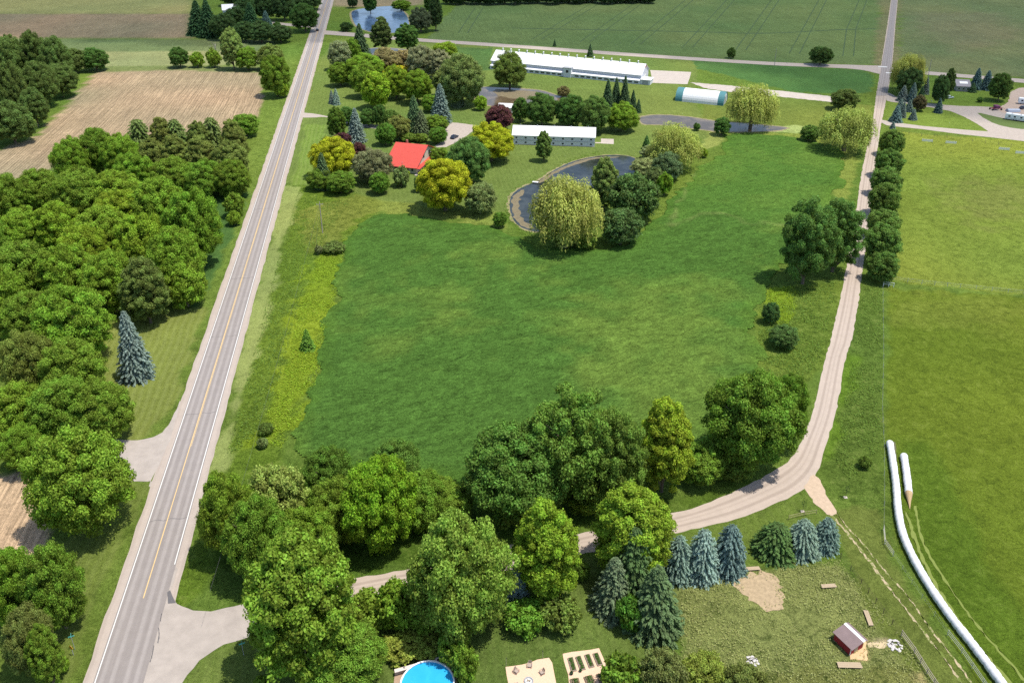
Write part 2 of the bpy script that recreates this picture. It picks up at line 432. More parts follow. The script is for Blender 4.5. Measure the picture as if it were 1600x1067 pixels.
GRAV = road_material('gravel', (.375,.31,.26), (.29,.235,.195), [(.28,.09,.9),(.47,.05,.5),(.70,.09,.9)], 7, .35)
SHLD = road_material('shoulder_gravel', (.36,.305,.265), (.31,.26,.225), [(.03,.04,.6),(.97,.04,.6)], 10, .4)
PAD = simple('concrete', (.40,.35,.31), .9, .25, .35, bump=.2, obj=False)
PATCH = road_material('fork_gravel', (.34,.30,.27), (.28,.25,.23), [(.3,.1,.6),(.7,.1,.5)], 8, .35)
WHITE = simple('road_paint_white', (.60,.60,.58), .7, .15, 2, obj=False)
YELL = simple('road_paint_yellow', (.56,.40,.19), .7, .25, 1.2, obj=False)

S0, S1 = -110, 1600
def strip(name, mat, o0, o1, z, s0=S0, s1=S1, jit=0, step=3):
    n = 14; L = [road_pt(s0+(s1-s0)*(i/n)**1.6, o0) for i in range(n+1)]; R = [road_pt(s0+(s1-s0)*(i/n)**1.6, o1) for i in range(n+1)]
    return ribbon(name, mat, L, R, z, jit, step, world=True)
strip('gravel_shoulder', SHLD, -5.35, 5.25, .012, jit=.18)
strip('paved_road', ASPH, -3.75, 3.75, .03)
strip('road_edge_line', WHITE, -3.56, -3.40, .042, step=30)
strip('road_edge_line', WHITE, 3.40, 3.56, .042, s0=-13.5, step=30)
# the yellow line stops short of the side road
s_end = (G(227, 934)-RD0).dot(ROAD_DIR)
strip('road_centre_line', YELL, -.22, -.04, .042, s0=s_end, step=6, jit=.01)
strip('road_centre_line', YELL, .06, .15, .042, s0=s_end+40, step=6, jit=.01)

# gravel road on the right, bending round to the side road
LE = [(1398,-60),(1392,0),(1377,100),(1369,150),(1362,200),(1347,267),(1332,367),(1318,440),(1310,480),(1297,534),(1290,560),(1271,640),(1256,680),(1237,715),(1205,738),(1170,757),(1130,775),(1080,795),(1030,806),(930,828),(860,842),(785,853),(660,884),(548,905),(470,926),(395,944)]
RE = [(1412,-60),(1403,0),(1394,100),(1386,150),(1376,200),(1367,267),(1355,367),(1345,440),(1340,480),(1330,534),(1321,560),(1307,640),(1292,690),(1276,738),(1250,768),(1205,789),(1150,811),(1080,827),(1035,838),(930,861),(870,874),(790,890),(680,912),(552,940),(480,962),(397,986)]
ribbon('gravel_road', GRAV, LE, RE, .02, .18)
FORK = simple('fork_surface', (.33,.29,.26), .95, .28, .45, bump=.3, obj=False)
sheet('side_road_fork', FORK, [(398,942),(398,988),(350,1007),(312,1032),(285,1067),(262,1110),(200,1200),(150,1200),(233,1000),(262,920),(270,885),(277,890),(268,920),(272,938),(292,950),(330,955)], .021, jit=.12, curve=3)
sheet('driveway_fork', FORK, [(150,690),(205,688),(240,683),(264,664),(282,625),(265,690),(232,760),(238,752),(215,752),(160,760)], .020, jit=.12, curve=2)
# cross road at the far end, and the paved stretch north of it
ribbon('cross_road', SHLD, [(497,48),(520,49),(650,60),(800,70),(1010,85),(1200,97),(1340,102),(1378,103)], [(492,54),(518,55),(650,65),(800,75),(1010,90),(1200,102),(1330,108),(1374,116)], .023, .1, 3)
ribbon('cross_road', SHLD, [(1390,105),(1440,111),(1600,124),(1900,150)], [(1386,114),(1440,116.5),(1600,130),(1900,157)], .023, .1, 3)
ribbon('paved_road', ASPH, [(1405,-120),(1393,0),(1378,100),(1369,150)], [(1417,-120),(1402,0),(1393,100),(1385,150)], .033, .05, 4)
strip2 = sheet('stop_line', WHITE, [(1384,113.6),(1394,114),(1394,115.2),(1384,114.8)], .045, jit=0, curve=1)
sheet('stop_line', WHITE, [(1372,104),(1386,104.6),(1386,105.8),(1372,105)], .045, jit=0, curve=1)
# lanes and yards
DRV = simple('driveway_gravel', (.35,.30,.26), .9, .3, .8, obj=False)
YARD = simple('yard_dirt', (.40,.31,.25), .95, .25, .4, obj=False)
ribbon('driveway', DRV, [(468,176),(490,178),(512,182),(560,193),(640,198),(700,191)], [(466,184),(490,184),(512,184),(560,198),(640,204),(700,197)], .02, .12)
sheet('driveway', DRV, [(690,192),(742,196),(745,200),(735,208),(722,217),(706,226),(690,232),(680,228),(697,215)], .024, jit=.15)
ribbon('driveway', DRV, [(425,34),(450,37),(500,41)], [(425,38),(450,41),(500,45)], .02, .1)
sheet('farm_lane', DRV, [(1386,145),(1398,150),(1408,154),(1455,162),(1500,166),(1555,168),(1600,180),(1700,190),(1700,240),(1600,220),(1560,214),(1545,206),(1520,190),(1485,174),(1440,166),(1408,161),(1386,158)], .024, jit=.15, curve=2)
sheet('farm_lane', DRV, [(1378,188),(1390,190),(1440,197),(1520,204),(1560,207),(1600,212),(1700,225),(1700,240),(1600,221),(1500,210),(1440,202),(1385,196)], .021, jit=.1, curve=2)
sheet('farm_yard', YARD, [(1592,138),(1700,140),(1700,195),(1600,186),(1575,180),(1560,170),(1575,160)], .027, jit=.3, curve=3)
GRS = simple('island_turf', (.085,.125,.03), .95, .3, 1.5, obj=False)
sheet('lane_island_grass', GRS, [(1527,177),(1545,180),(1580,188),(1610,192),(1610,202),(1580,200),(1550,192)], .034, jit=.1, curve=2)
sheet('barn_yard_pad', PAD, [(1016,110),(1080,113),(1078,121),(1074,132),(1020,130),(1018,120)], .02, jit=.05, curve=1)
sheet('barn_yard_pad', PAD, [(1078,129),(1150,135),(1300,151),(1302,160),(1212,151),(1140,144),(1100,138)], .021, jit=.4, curve=1)
sheet('barn_yard_pad', PAD, [(939,217),(959,217.5),(959,225.5),(939,224.5)], .02, jit=.02, curve=1)
sheet('barn_path', PAD, [(930,222.5),(939,222.7),(939,224.3),(930,224.2)], .016, jit=.02, curve=1)

# ponds
def water(name, c, rough, k=.25):
    m = N(name); p = m.pos()
    m.l(m.mix(m.ramp(m.noise(.09, 4, .7, p, 1.0), .4, .65), c, tuple(x*1.8+.01 for x in c)), m.b.inputs['Base Color'])
    m.b.inputs['Roughness'].default_value = rough; m.b.inputs['IOR'].default_value = 1.33
    m.bump(m.noise(1.3, 3, .6, m.mapping(p, (1, 2, 1))), k, .05)
    return m.m
WB = water('pond_water', (.018,.022,.02), .06); WM = water('murky_water', (.075,.055,.032), .15); WS = water('blue_pond_water', (.05,.09,.16), .15)
MUD = simple('pond_bank', (.22,.195,.10), .95, .5, .6, obj=False)
P1 = [(796,320),(801,303),(820,291),(842,282),(866,266),(895,253),(935,244),(975,243),(997,251),(1000,264),(985,275),(965,284),(948,300),(905,315),(870,330),(850,350),(843,362),(820,358),(803,345)]
def grown(pts, k):
    P = P2(pts); cx = sum(p[0] for p in P)/len(P); cy = sum(p[1] for p in P)/len(P); out = []
    n = len(P)
    ar = sum(P[i][0]*P[(i+1) % n][1]-P[(i+1) % n][0]*P[i][1] for i in range(n)); sg = 1 if ar > 0 else -1
    for i in range(n):
        a, b = Vector(P[i-1]), Vector(P[(i+1) % n]); d = (b-a).normalized()
        out.append((P[i][0]+d.y*k*sg, P[i][1]-d.x*k*sg))
    return out
def pond(name, pts, mat, bank=1.2):
    sheet(name+'_bank', MUD, grown(pts, bank), .014, world=True, jit=.5, curve=3)
    sheet(name, mat, pts, .024, jit=.15, curve=3)
pond('pond', P1, WB, .7)
pond('pond', [(745,138),(770,137),(840,141),(872,150),(905,157),(900,168),(860,172),(800,172),(765,165),(745,158)], WM)
pond('pond', [(1000,184),(1030,180),(1075,183),(1120,190),(1160,193),(1205,197),(1230,200),(1205,205),(1130,206),(1085,201),(1030,195),(1006,194)], WM)
pond('pond', [(549,22),(556,16),(575,13),(612,10),(628,17),(637,28),(638,42),(625,50),(600,52),(575,49),(556,40)], WS, 1.5)
pond('pond', [(565,78),(600,75),(650,80),(650,88),(600,88),(565,85)], WM, 1)
ALG = simple('algae_mat', (.16,.13,.075), .6, .45, .7, obj=False)
sheet('pond_shallows', ALG, [(799,322),(803,308),(812,299),(818,298),(813,310),(811,322),(812,334),(820,345),(830,353),(834,358),(820,355),(805,344)], .034, jit=.6, curve=3)
sheet('pond_shallows', ALG, [(842,284),(866,268),(895,255),(932,246),(968,245),(962,246.5),(935,248),(899,257.5),(870,270),(848,285)], .034, jit=.4, curve=3)
sheet('pond_shallows', ALG, [(775,140),(838,144),(850,150),(820,156),(780,150)], .034, jit=.6, curve=3)
# dirt track down the right
TRK = simple('worn_grass', (.15,.185,.04), .95, .2, 1.5, obj=False)
DIRT = simple('track_dirt', (.42,.32,.23), .95, .3, 1.5, obj=False)
rm = N('rut_dirt'); rp = rm.pos(); rm.b.inputs['Roughness'].default_value = .95; rm.b.inputs['Specular IOR Level'].default_value = .03
rm.l(rm.mix(rm.ramp(rm.noise(.9, 5, .75, rp, 1.0), .44, .58), (.12,.155,.035), (.40,.32,.21)), rm.b.inputs['Base Color']); RUT = rm.m
sheet('dirt_track', DIRT, [(1258,760),(1270,742),(1282,750),(1290,772),(1306,798),(1300,806),(1285,797),(1268,780)], .030, jit=.25)
ribbon('wheel_track', RUT, [(1288,797),(1313,822),(1345,862),(1380,908),(1405,940),(1440,985),(1475,1030),(1510,1080)], [(1292,796),(1316,821),(1348,860),(1383.5,906),(1408,940),(1443,984),(1478,1029),(1513,1079)], .02, .17, .6)
ribbon('wheel_track', RUT, [(1303,797),(1322,822),(1352,855),(1388,899),(1418,932),(1455,985),(1490,1030),(1526,1080)], [(1305,797),(1323.5,822),(1353.5,854),(1389,898),(1419,931),(1456.5,984),(1492,1028),(1528,1079)], .02, .16, .6)
ribbon('wheel_track', TRK, [(1413,800),(1430,850),(1460,915),(1510,990),(1560,1050),(1600,1100)], [(1418,800),(1435,849),(1465,914),(1515,989),(1566,1049),(1606,1100)], .018, .2, .8)
ribbon('wheel_track', TRK, [(1428,790),(1440,845),(1474,905),(1524,975),(1576,1035),(1616,1085)], [(1431,790),(1443,844),(1477,904),(1527,974),(1579,1034),(1619,1084)], .018, .2, .8)

# the hay field: a standing crop with its own relief
HAY = P2([(556,350),(585,338),(625,335),(700,350),(770,356),(808,372),(850,388),(880,391),(940,391),(985,384),(1012,362),(1042,322),(1072,287),(1097,260),(1127,240),(1132,215),(1150,209),(1250,215),(1308,230),(1324,252),(1316,290),(1290,340),(1240,395),(1215,435),(1192,475),(1181,520),(1192,560),(1180,600),(1120,670),(1070,740),(900,770),(740,760),(640,748),(520,742),(436,715),(452,668),(490,590),(505,540),(522,440),(536,380)])
A = np.array(HAY); stp = .6
hx = np.arange(A[:,0].min()-2, A[:,0].max()+2, stp); hy = np.arange(A[:,1].min()-2, A[:,1].max()+2, stp)
HX, HY = np.meshgrid(hx, hy); fx, fy = HX.ravel(), HY.ravel()
hd = inside_dist(fx, fy, HAY)+(vnoise(fx, fy, 3, 5)-.5)*3+(vnoise(fx, fy, 9, 6)-.5)*4
a_ = math.radians(18); rx = fx*math.cos(a_)+fy*math.sin(a_); ry = -fx*math.sin(a_)+fy*math.cos(a_)
wob_ = (vnoise(fx, fy, 22, 8)-.5)*16
hn = .42*vnoise(rx*.45+wob_*.3, ry+wob_*.3, 1.9, 9)+.36*vnoise(fx, fy, 1.1, 10)+.22*vnoise(fx, fy, .65, 12)
mown = inside_dist(fx, fy, P2([(1050,352),(1080,341),(1130,338),(1180,348),(1245,348),(1360,290),(1360,190),(1120,190),(1080,280)]))+(vnoise(fx,fy,6,15)-.5)*6
mw = np.clip(mown/2+.5, 0, 1)
hz = np.clip(hd/1.2, 0, 1)*(.12+hn*(.62-.33*mw))+.03
ins = hd > 0; ny_, nx_ = HX.shape
I = np.arange(ny_*nx_).reshape(ny_, nx_); ok = ins.reshape(ny_, nx_)
okf = (ok[:-1,:-1] & ok[1:,1:] & ok[1:,:-1] & ok[:-1,1:]).ravel()
F = np.stack([I[:-1,:-1].ravel(), I[:-1,1:].ravel(), I[1:,1:].ravel(), I[1:,:-1].ravel()], 1)[okf]
used = np.unique(F); rem = np.full(ny_*nx_, -1); rem[used] = np.arange(len(used))
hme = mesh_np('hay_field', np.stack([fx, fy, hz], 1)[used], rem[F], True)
base = np.array((.051,.108,.019)); c = np.tile(base, (len(fx), 1))
b1 = vnoise(fx, fy, 34, 21); b2 = vnoise(rx*.5, ry, 12, 22); b3 = vnoise(fx, fy, 4.5, 23)
kk = np.clip((b1-.38)*1.8+(b2-.5)*1.3+(b3-.5)*.9, 0, 1)[:, None]
c = c*(1-kk*.42)+np.array((.108,.15,.026))*kk*.55
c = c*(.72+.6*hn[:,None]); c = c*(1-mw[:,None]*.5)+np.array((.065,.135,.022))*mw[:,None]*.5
edge = np.clip(1-hd/5, 0, 1)[:, None]*.3; c = c*(1-edge)+np.array((.075,.15,.015))*edge
rim = (np.clip(1-np.abs(mown)/2.2, 0, 1)*np.clip((b3-.2)*2, 0, 1))[:, None]*.45; c = c*(1-rim)+np.array((.16,.185,.06))*rim
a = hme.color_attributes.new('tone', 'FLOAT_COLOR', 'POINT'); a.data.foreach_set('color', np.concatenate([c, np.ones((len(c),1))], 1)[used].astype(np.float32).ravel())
def hay_material():
    m = N('hay'); p = m.pos(); tone = m.n('Attribute', attribute_name='tone').outputs['Color']
    f = m.noise(2.6, 5, .75, p, .5); g = m.noise(.7, 4, .7, m.mapping(p, (.5, 1, 1), math.radians(-25)), 1.5)
    h3 = m.noise(5.5, 3, .8, p)
    k = m.math('MULTIPLY_ADD', m.math('ADD', m.math('MULTIPLY', f, 1.3), g), 2.2, -2.4)
    k = m.math('ADD', k, m.math('MULTIPLY', h3, 1.8))
    v = m.n('VectorMath', operation='SCALE'); m.l(tone, v.inputs[0]); m.l(k, v.inputs['Scale'])
    m.l(v.outputs[0], m.b.inputs['Base Color']); m.b.inputs['Roughness'].default_value = .95; m.b.inputs['Specular IOR Level'].default_value = .03
    m.bump(f, 1.0, .4); return m.m
tag(link('hay_field', hme, hay_material()), kind='structure')

# tramlines and rows in the wheat beyond the cross road
TRM = simple('tramline_soil', (.05,.085,.03), .95, .2, .5, obj=False)
TAR = simple('tar_patch', (.11,.105,.11), .8, .2, 3, obj=False)
sheet('road_patch', TAR, [(261,925),(265,922),(275,941),(262,943)], .046, jit=.1, curve=1)
for q in ([(247,980),(248,992),(246,1004)], [(240,1008),(237,1022),(234,1034)], [(252,958),(250,970)]):
    ribbon('road_crack', TAR, q, [(x+1.3, y+.4) for x, y in q], .047, .06, .4)
for k, (s_, w0) in enumerate(((-2, .07), (31, .06), (64, .05), (97, .07), (150, .06))):
    L = [road_pt(s_+.25*math.sin(o*2.1+k), o) for o in (-3.3,-2,-.8,.4,1.6,2.6,3.3)]; R = [p+ROAD_DIR*w0*1.6 for p in L]
    ribbon('road_crack', TAR, L, R, .0385, .02, .5, world=True)
for (x0, y0, x1, y1) in ((715,52,742,12),(830,62,920,8),(905,66,990,6),(985,69,1071,0),(1065,75,1135,0),(1148,79,1205,0),(1232,84,1279,0),(1316,88,1322,46),(1322,46,1342,0)):
    for o in (0, 6.5):
        a, b = G(x0, y0), G(x1, y1); 
        ribbon('wheat_tramline', TRM, [(a.x+o, a.y), (b.x+o, b.y)], [(a.x+o+.75, a.y), (b.x+o+.75, b.y)], .03, .12, 4, world=True)
ribbon('wheat_tramline', TRM, [(800,44),(900,46),(1000,48),(1100,50),(1200,52),(1300,47),(1368,45)], [(800,44.8),(900,47),(1000,49),(1100,51),(1200,53),(1300,48),(1368,46)], .026, .4, 5)
# ------------------------------------------------------------------ trees
def leaf_mesh(name, P, Nn, size, tint, aspect=.62, rs=None, up=None):
    """rhombic leaf sprays at P facing Nn"""
    n = len(P); Nn = Nn/np.linalg.norm(Nn, axis=1, keepdims=True)
    R = rs.normal(size=(n, 3)) if up is None else up+rs.normal(size=(n, 3))*.18
    T = R-Nn*np.sum(R*Nn, 1, keepdims=True); T /= np.linalg.norm(T, axis=1, keepdims=True)+1e-9
    B = np.cross(Nn, T); s = (size*rs.uniform(.65, 1.25, n))[:, None]; b = s*aspect
    bend = Nn*s*.22
    V = np.stack([P+T*s-bend, P+B*b+bend*.3, P-T*s-bend, P-B*b+bend*.3], 1).reshape(-1, 3)
    F = np.arange(4*n).reshape(n, 4)
    me = mesh_np(name, V, F)
    a = me.attributes.new('tint', 'FLOAT', 'POINT'); a.data.foreach_set('value', np.repeat(np.clip(tint, .0, 1), 4).astype(np.float32))
    me.materials.append(LEAF)
    return me
def sph(rs, n, zmin=-1.0):
    z = rs.uniform(zmin, 1, n); t = rs.uniform(0, 2*np.pi, n); q = np.sqrt(1-z*z)
    return np.stack([q*np.cos(t), q*np.sin(t), z], 1)
PROTO = {}
def broadleaf(key, seed, R, h, zb, nc, nl, size, cr=.25, lobes=5, irr=.14, top=0.0, stem=True):
    rs = np.random.RandomState(seed)
    ld = sph(rs, lobes, -.1); lw = rs.uniform(.3, 1, lobes)
    # even directions over the crown (spiral), jittered
    k = np.arange(nc)+.5; z = 1-1.82*k/nc; t = np.pi*(1+5**.5)*k; q = np.sqrt(np.clip(1-z*z, 0, 1))
    D = np.stack([q*np.cos(t), q*np.sin(t), z], 1)+rs.normal(size=(nc, 3))*.10
    D /= np.linalg.norm(D, axis=1, keepdims=True)
    bul = ((D@ld.T).clip(0)**6*lw).max(1)
    rad = .78+.16*bul+rs.uniform(-irr, irr, nc)
    cz = (h+zb)/2; hz_ = (h-zb)/2
    ctr = D*rad[:, None]*np.array([R, R, hz_])+np.array([0, 0, cz])
    if top: ctr[:, :2] *= (1-top*np.clip((ctr[:, 2:3]-cz)/hz_, -1, 1))
    cR = R*cr*rs.uniform(.65, 1.3, nc)
    ci = np.repeat(np.arange(nc), nl); n = len(ci)
    dd = sph(rs, n, -.55); pr = rs.uniform(.5, 1.0, n)+.25*(rs.rand(n) > .88)
    P = ctr[ci]+dd*(cR[ci]*pr)[:, None]*np.array([1, 1, .78])
    Nn = dd*.9+rs.normal(size=(n, 3))*.6+np.array([0, 0, .25])
    ct = rs.uniform(.32, .68, nc)
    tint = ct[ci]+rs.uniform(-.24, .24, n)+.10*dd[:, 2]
    # inner foliage that closes the crown
    m = int(n*.14); d2 = sph(rs, m); P2_ = d2*rs.uniform(.2, .68, m)[:, None]*np.array([R, R, hz_])+np.array([0, 0, cz])
    P = np.concatenate([P, P2_]); Nn = np.concatenate([Nn, d2+rs.normal(size=(m, 3))*.5]); tint = np.concatenate([tint, np.full(m, .4)])
    P[:, 2] = np.maximum(P[:, 2], .12)
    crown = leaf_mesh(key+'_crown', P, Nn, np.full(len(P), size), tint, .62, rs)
    tr = MB(); r0 = R*.05+.05
    tr.tube([(0,0,-.2),(0,0,zb*.6),(R*.03,0,cz*.8),(0,R*.04,h*.8)], [r0*1.4, r0, r0*.75, r0*.25], 8)
    for j in range(7):
        a = j*2.4+seed; z0 = zb+(cz-zb)*rs.uniform(0, 1.0); e = .62+.1*rs.rand()
        tr.tube([(0,0,z0*.8),(R*.25*math.cos(a), R*.25*math.sin(a), z0+hz_*.25),(R*e*math.cos(a), R*e*math.sin(a), min(h*.85, z0+hz_*.65))], [r0*.6, r0*.42, r0*.12], 5)
    bm_o = tr.build(key+'_trunk', BARK); tm = bm_o.data; bpy.data.objects.remove(bm_o)
    PROTO[key] = (crown, tm, R, h, zb)
def willow(key, seed, R, h, nc=96, ns=32):
    rs = np.random.RandomState(seed); P = []; Nn = []; tint = []; U = []
    k = np.arange(nc)+.5; z = 1-1.35*k/nc; t = np.pi*(1+5**.5)*k; q = np.sqrt(1-z*z)
    D = np.stack([q*np.cos(t), q*np.sin(t), z], 1)
    for i in range(nc):
        d = D[i]; rad = rs.uniform(.6, .98); c = np.array([d[0]*R*rad, d[1]*R*rad, h*.46+d[2]*h*.48*rad]); cr = R*rs.uniform(.14, .22); ti = rs.uniform(.3, .65)
        for s in range(ns):
            e = sph(rs, 1, -.1)[0]; p = c+e*np.array([cr, cr, cr*.7]); out = e*np.array([1, 1, 0]); 
            L = min(rs.uniform(1.2, 3.2), p[2]*.9); st = .34; nn = int(L/st)
            for j in range(max(3, nn)):
                pp = p+out*cr*.35*(1-math.exp(-j*.3))+np.array([0, 0, -j*st]); 
                if pp[2] < .4: break
                P.append(pp+rs.normal(size=3)*.12); Nn.append(out+np.array([0, 0, .5 if j > 1 else 1.2])+rs.normal(size=3)*.45); U.append([0, 0, 1])
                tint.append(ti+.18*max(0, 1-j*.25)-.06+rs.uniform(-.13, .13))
    P = np.array(P); crown = leaf_mesh(key+'_crown', P, np.array(Nn), np.full(len(P), .21), np.array(tint), .5, rs, np.array(U, float))
    tr = MB(); tr.tube([(0,0,-.2),(0,0,h*.3),(.3,0,h*.6)], [.5, .4, .15], 8)
    for j in range(7):
        a = j*.9; tr.tube([(0,0,h*.25),(R*.3*math.cos(a), R*.3*math.sin(a), h*.6),(R*.7*math.cos(a), R*.7*math.sin(a), h*.72)], [.28, .16, .05], 5)
    o = tr.build(key+'_trunk', BARK); tm = o.data; bpy.data.objects.remove(o)
    PROTO[key] = (crown, tm, R, h, h*.03)
def spruce(key, seed, R, h, levels=46, size=.22, fat=.8, dens=1.0):
    rs = np.random.RandomState(seed); P = []; Nn = []; tint = []; U = []
    for i in range(levels):
        f = (i+.3)/levels; z = .03*h+f*h*.96; rr = R*((1-f)**fat)*rs.uniform(.9, 1.05)+.06*R
        nb = int((8+16*(1-f))*dens)
        a0 = rs.rand()*6.28
        for b in range(nb):
            a = a0+b*2*np.pi/nb+rs.normal()*.12; br = rr*rs.uniform(.72, 1.15); ti = rs.uniform(.35, .62)
            m = max(3, int(br/(size*.62)))
            for j in range(m):
                u = (j+1)/m; 
                if u < .25: continue
                x = br*u; zz = z+(.10*br)*u-(.36*br)*u*u+ (.06*br if u > .9 else 0)
                d = np.array([math.cos(a), math.sin(a), 0]); sd = np.array([-d[1], d[0], 0])
                for sgn in (-1, 1, 0):
                    p = d*x+sd*sgn*size*.5*(1.1-u*.5)+np.array([0, 0, max(.08, zz)])+rs.normal(size=3)*size*.12
                    p = p+rs.normal(size=3)*size*.12; P.append(p); Nn.append(np.array([0, 0, 1.0])+d*.5+sd*sgn*.4+rs.normal(size=3)*.35); U.append(d+sd*sgn*.6)
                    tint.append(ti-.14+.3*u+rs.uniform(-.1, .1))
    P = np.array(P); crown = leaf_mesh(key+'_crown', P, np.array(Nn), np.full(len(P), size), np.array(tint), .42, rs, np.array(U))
    o = MB().tube([(0,0,-.2),(0,0,h*.5),(0,0,h*.97)], [R*.07+.03, R*.045+.02, .02], 7).build(key+'_trunk', BARK); tm = o.data; bpy.data.objects.remove(o)
    PROTO[key] = (crown, tm, R, h, 0.0)

for i in range(5): broadleaf('large%d' % i, 11+i, 7, 12.5, .3, 240, 290, .175, .155, 6, .15, .08 if i % 2 else -.02)
for i in range(3): broadleaf('tall%d' % i, 31+i, 5.2, 15, .3, 215, 290, .175, .17, 4, .15, .22)
for i in range(3): broadleaf('mid%d' % i, 51+i, 4, 7.5, .05, 120, 190, .16, .2, 5, .14, .08)
for i in range(3): broadleaf('bush%d' % i, 61+i, 2, 3.0, .0, 40, 110, .16, .28, 4, .12, .05)
for i in range(2): broadleaf('dense%d' % i, 71+i, 4, 7, .1, 130, 120, .20, .2, 7, .07, .0)
for i in range(2): broadleaf('open%d' % i, 81+i, 6.5, 14, .5, 160, 260, .175, .17, 8, .2, .12)
for i in range(2): willow('willow%d' % i, 91+i, 6.5, 11.5)
for i in range(3): spruce('spruce%d' % i, 101+i, 3.0, 11)
for i in range(2): spruce('fat%d' % i, 111+i, 2.6, 5.6, 34, .17, .42)
for i in range(3): spruce('pine%d' % i, 131+i, 2.9, 8.5, 26, .26, .33, 1.0)
for i in range(2): spruce('small%d' % i, 121+i, 1.6, 4.2, 20, .20, .85)

def fit(box, R, h, zb, cone):
    """where a plant of these proportions stands, and its radius and height, from its outline"""
    x0, y0, x1, y1 = box
    rs = np.random.RandomState(0); D = sph(rs, 260)
    if cone:
        u = rs.rand(260); a = rs.rand(260)*6.283; D = np.stack([np.cos(a)*(1-u), np.sin(a)*(1-u), u], 1)
    b = np.array([(x0+x1)/2, (y0+y1)/2, x1-x0, y1-y0], float)
    g = G(b[0], b[1]+.3*b[3]); sc = FPX/math.hypot(g.length, H)
    p = np.array([g.x, g.y, b[2]/2/sc, max(1.0, b[3]/sc)], float)
    def f(p):
        X, Y, r, hh = p
        if cone: Q = D*np.array([r, r, hh])+np.array([X, Y, 0])
        else:
            k = zb/h; Q = D*np.array([r, r, hh*(1-k)/2])+np.array([X, Y, hh*(1+k)/2])
        s = proj(Q); a, c = s.min(0), s.max(0)
        return np.array([(a[0]+c[0])/2, (a[1]+c[1])/2, c[0]-a[0], c[1]-a[1]])
    lo_, hi_ = (.55, 2.1) if not cone else (.75, 1.5)
    lock = None
    for it in range(40):
        r = f(p)
        p[2] *= (b[2]/r[2])**.9
        if lock is None: p[3] *= np.clip(b[3]/r[3], .7, 1.4)**.8
        ratio = (p[3]/p[2])/(h/R)
        if ratio < lo_: p[3] = lo_*(h/R)*p[2]
        if ratio > hi_: p[3] = hi_*(h/R)*p[2]
        t = math.hypot(p[0], p[1], H); sx = FPX/t; sy = sx*max(.15, H/t)
        p[0] += (b[0]-r[0])/sx*.8; p[1] -= (b[1]-r[1])/sy*.7
    return p
GRP = {}
tcount = [0]
def plant(box, key, c, label, name=None, cat=None, group=None, spin=None):
    vs = sorted(k for k in PROTO if k.rstrip('0123456789') == key); k = vs[tcount[0] % len(vs)]; tcount[0] += 1
    crown, trunk, R, h, zb = PROTO[k]
    ex = .05 if key in ('large', 'tall', 'mid', 'open', 'dense', 'bush', 'willow') else .06
    if key in ('large', 'tall', 'open') and box[3] > 700: ex = .01
    if key == 'fat': ex = .10
    dx, dy = (box[2]-box[0])*ex, (box[3]-box[1])*ex*.6; box = (box[0]-dx, box[1]-dy, box[2]+dx, box[3]+dy)
    X, Y, r, hh = fit(box, R, h, zb, key in ('spruce', 'fat', 'small', 'pine'))
    kind = {'willow': 'willow_tree', 'spruce': 'spruce_tree', 'fat': 'spruce_tree', 'small': 'young_spruce', 'pine': 'pine_tree', 'bush': 'bush'}.get(key, 'broadleaf_tree')
    ct = {'willow': 'willow', 'bush': 'bush', 'spruce': 'spruce', 'fat': 'spruce', 'small': 'spruce', 'pine': 'pine'}.get(key, 'tree')
    root = empty(name or kind, (X, Y, 0), label, cat or ct, group, (tcount[0]*2.399) % 6.28 if spin is None else spin)
    root.scale = (r/R*1.0, r/R*1.0, hh/h)
    rr = random.Random(tcount[0]); j = .93+.14*rr.random(); c = tuple(2.25*q/(1+1.7*q) for q in c); c = (c[0]*1.13, c[1], c[2]*.8) if key not in ('spruce', 'fat', 'small', 'pine') else c
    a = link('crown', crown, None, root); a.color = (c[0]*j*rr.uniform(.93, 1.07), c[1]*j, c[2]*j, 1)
    b = link('trunk', trunk, None, root)
    return root
G1=(.085,.165,.02); G2=(.13,.235,.02); G3=(.045,.105,.025); G4=(.17,.26,.02); Y=(.36,.38,.02); OL=(.11,.145,.04)
GR=(.16,.20,.12); BR=(.19,.175,.09); PU=(.055,.022,.035); W=(.195,.265,.06); BS=(.155,.235,.175); DS=(.045,.08,.035); CS=(.12,.165,.14)
LG=(.10,.20,.02)
# --- the big wood left of the paved road
WD = 'broadleaf trees of the wood left of the paved road'
for bx, kk_, cc in [((80,266,165,345),'large',G1),((140,268,225,340),'large',LG),((205,282,290,370),'large',LG),((255,300,342,412),'large',LG),((20,268,95,335),'large',G1),
    ((0,325,72,400),'large',LG),((50,318,130,395),'large',G2),((112,325,205,410),'large',LG),((178,335,262,425),'large',G2),((228,360,312,460),'large',LG),
    ((-30,380,78,475),'large',G1),((60,385,150,478),'large',LG),((130,395,215,485),'large',LG),((-40,270,40,350),'large',G1),
    ((-70,330,10,420),'large',G1),((-60,420,40,520),'large',LG),((150,300,230,372),'large',G2),((90,355,170,440),'large',G2)]:
    lb = {(255,300,342,412): 'easternmost tree of the big wood, closest to the paved road', (20,268,95,335): 'tree at the field corner where the big wood meets the ploughed ground',
          (228,360,312,460): 'road side tree of the big wood just behind its dull dark corner tree', (205,282,290,370): 'tree at the back road side corner of the big wood beside the dark green patch'}.get(bx)
    plant(bx, kk_, cc, lb or 'bright green broadleaf tree packed inside the big wood beside the paved road', group=WD)
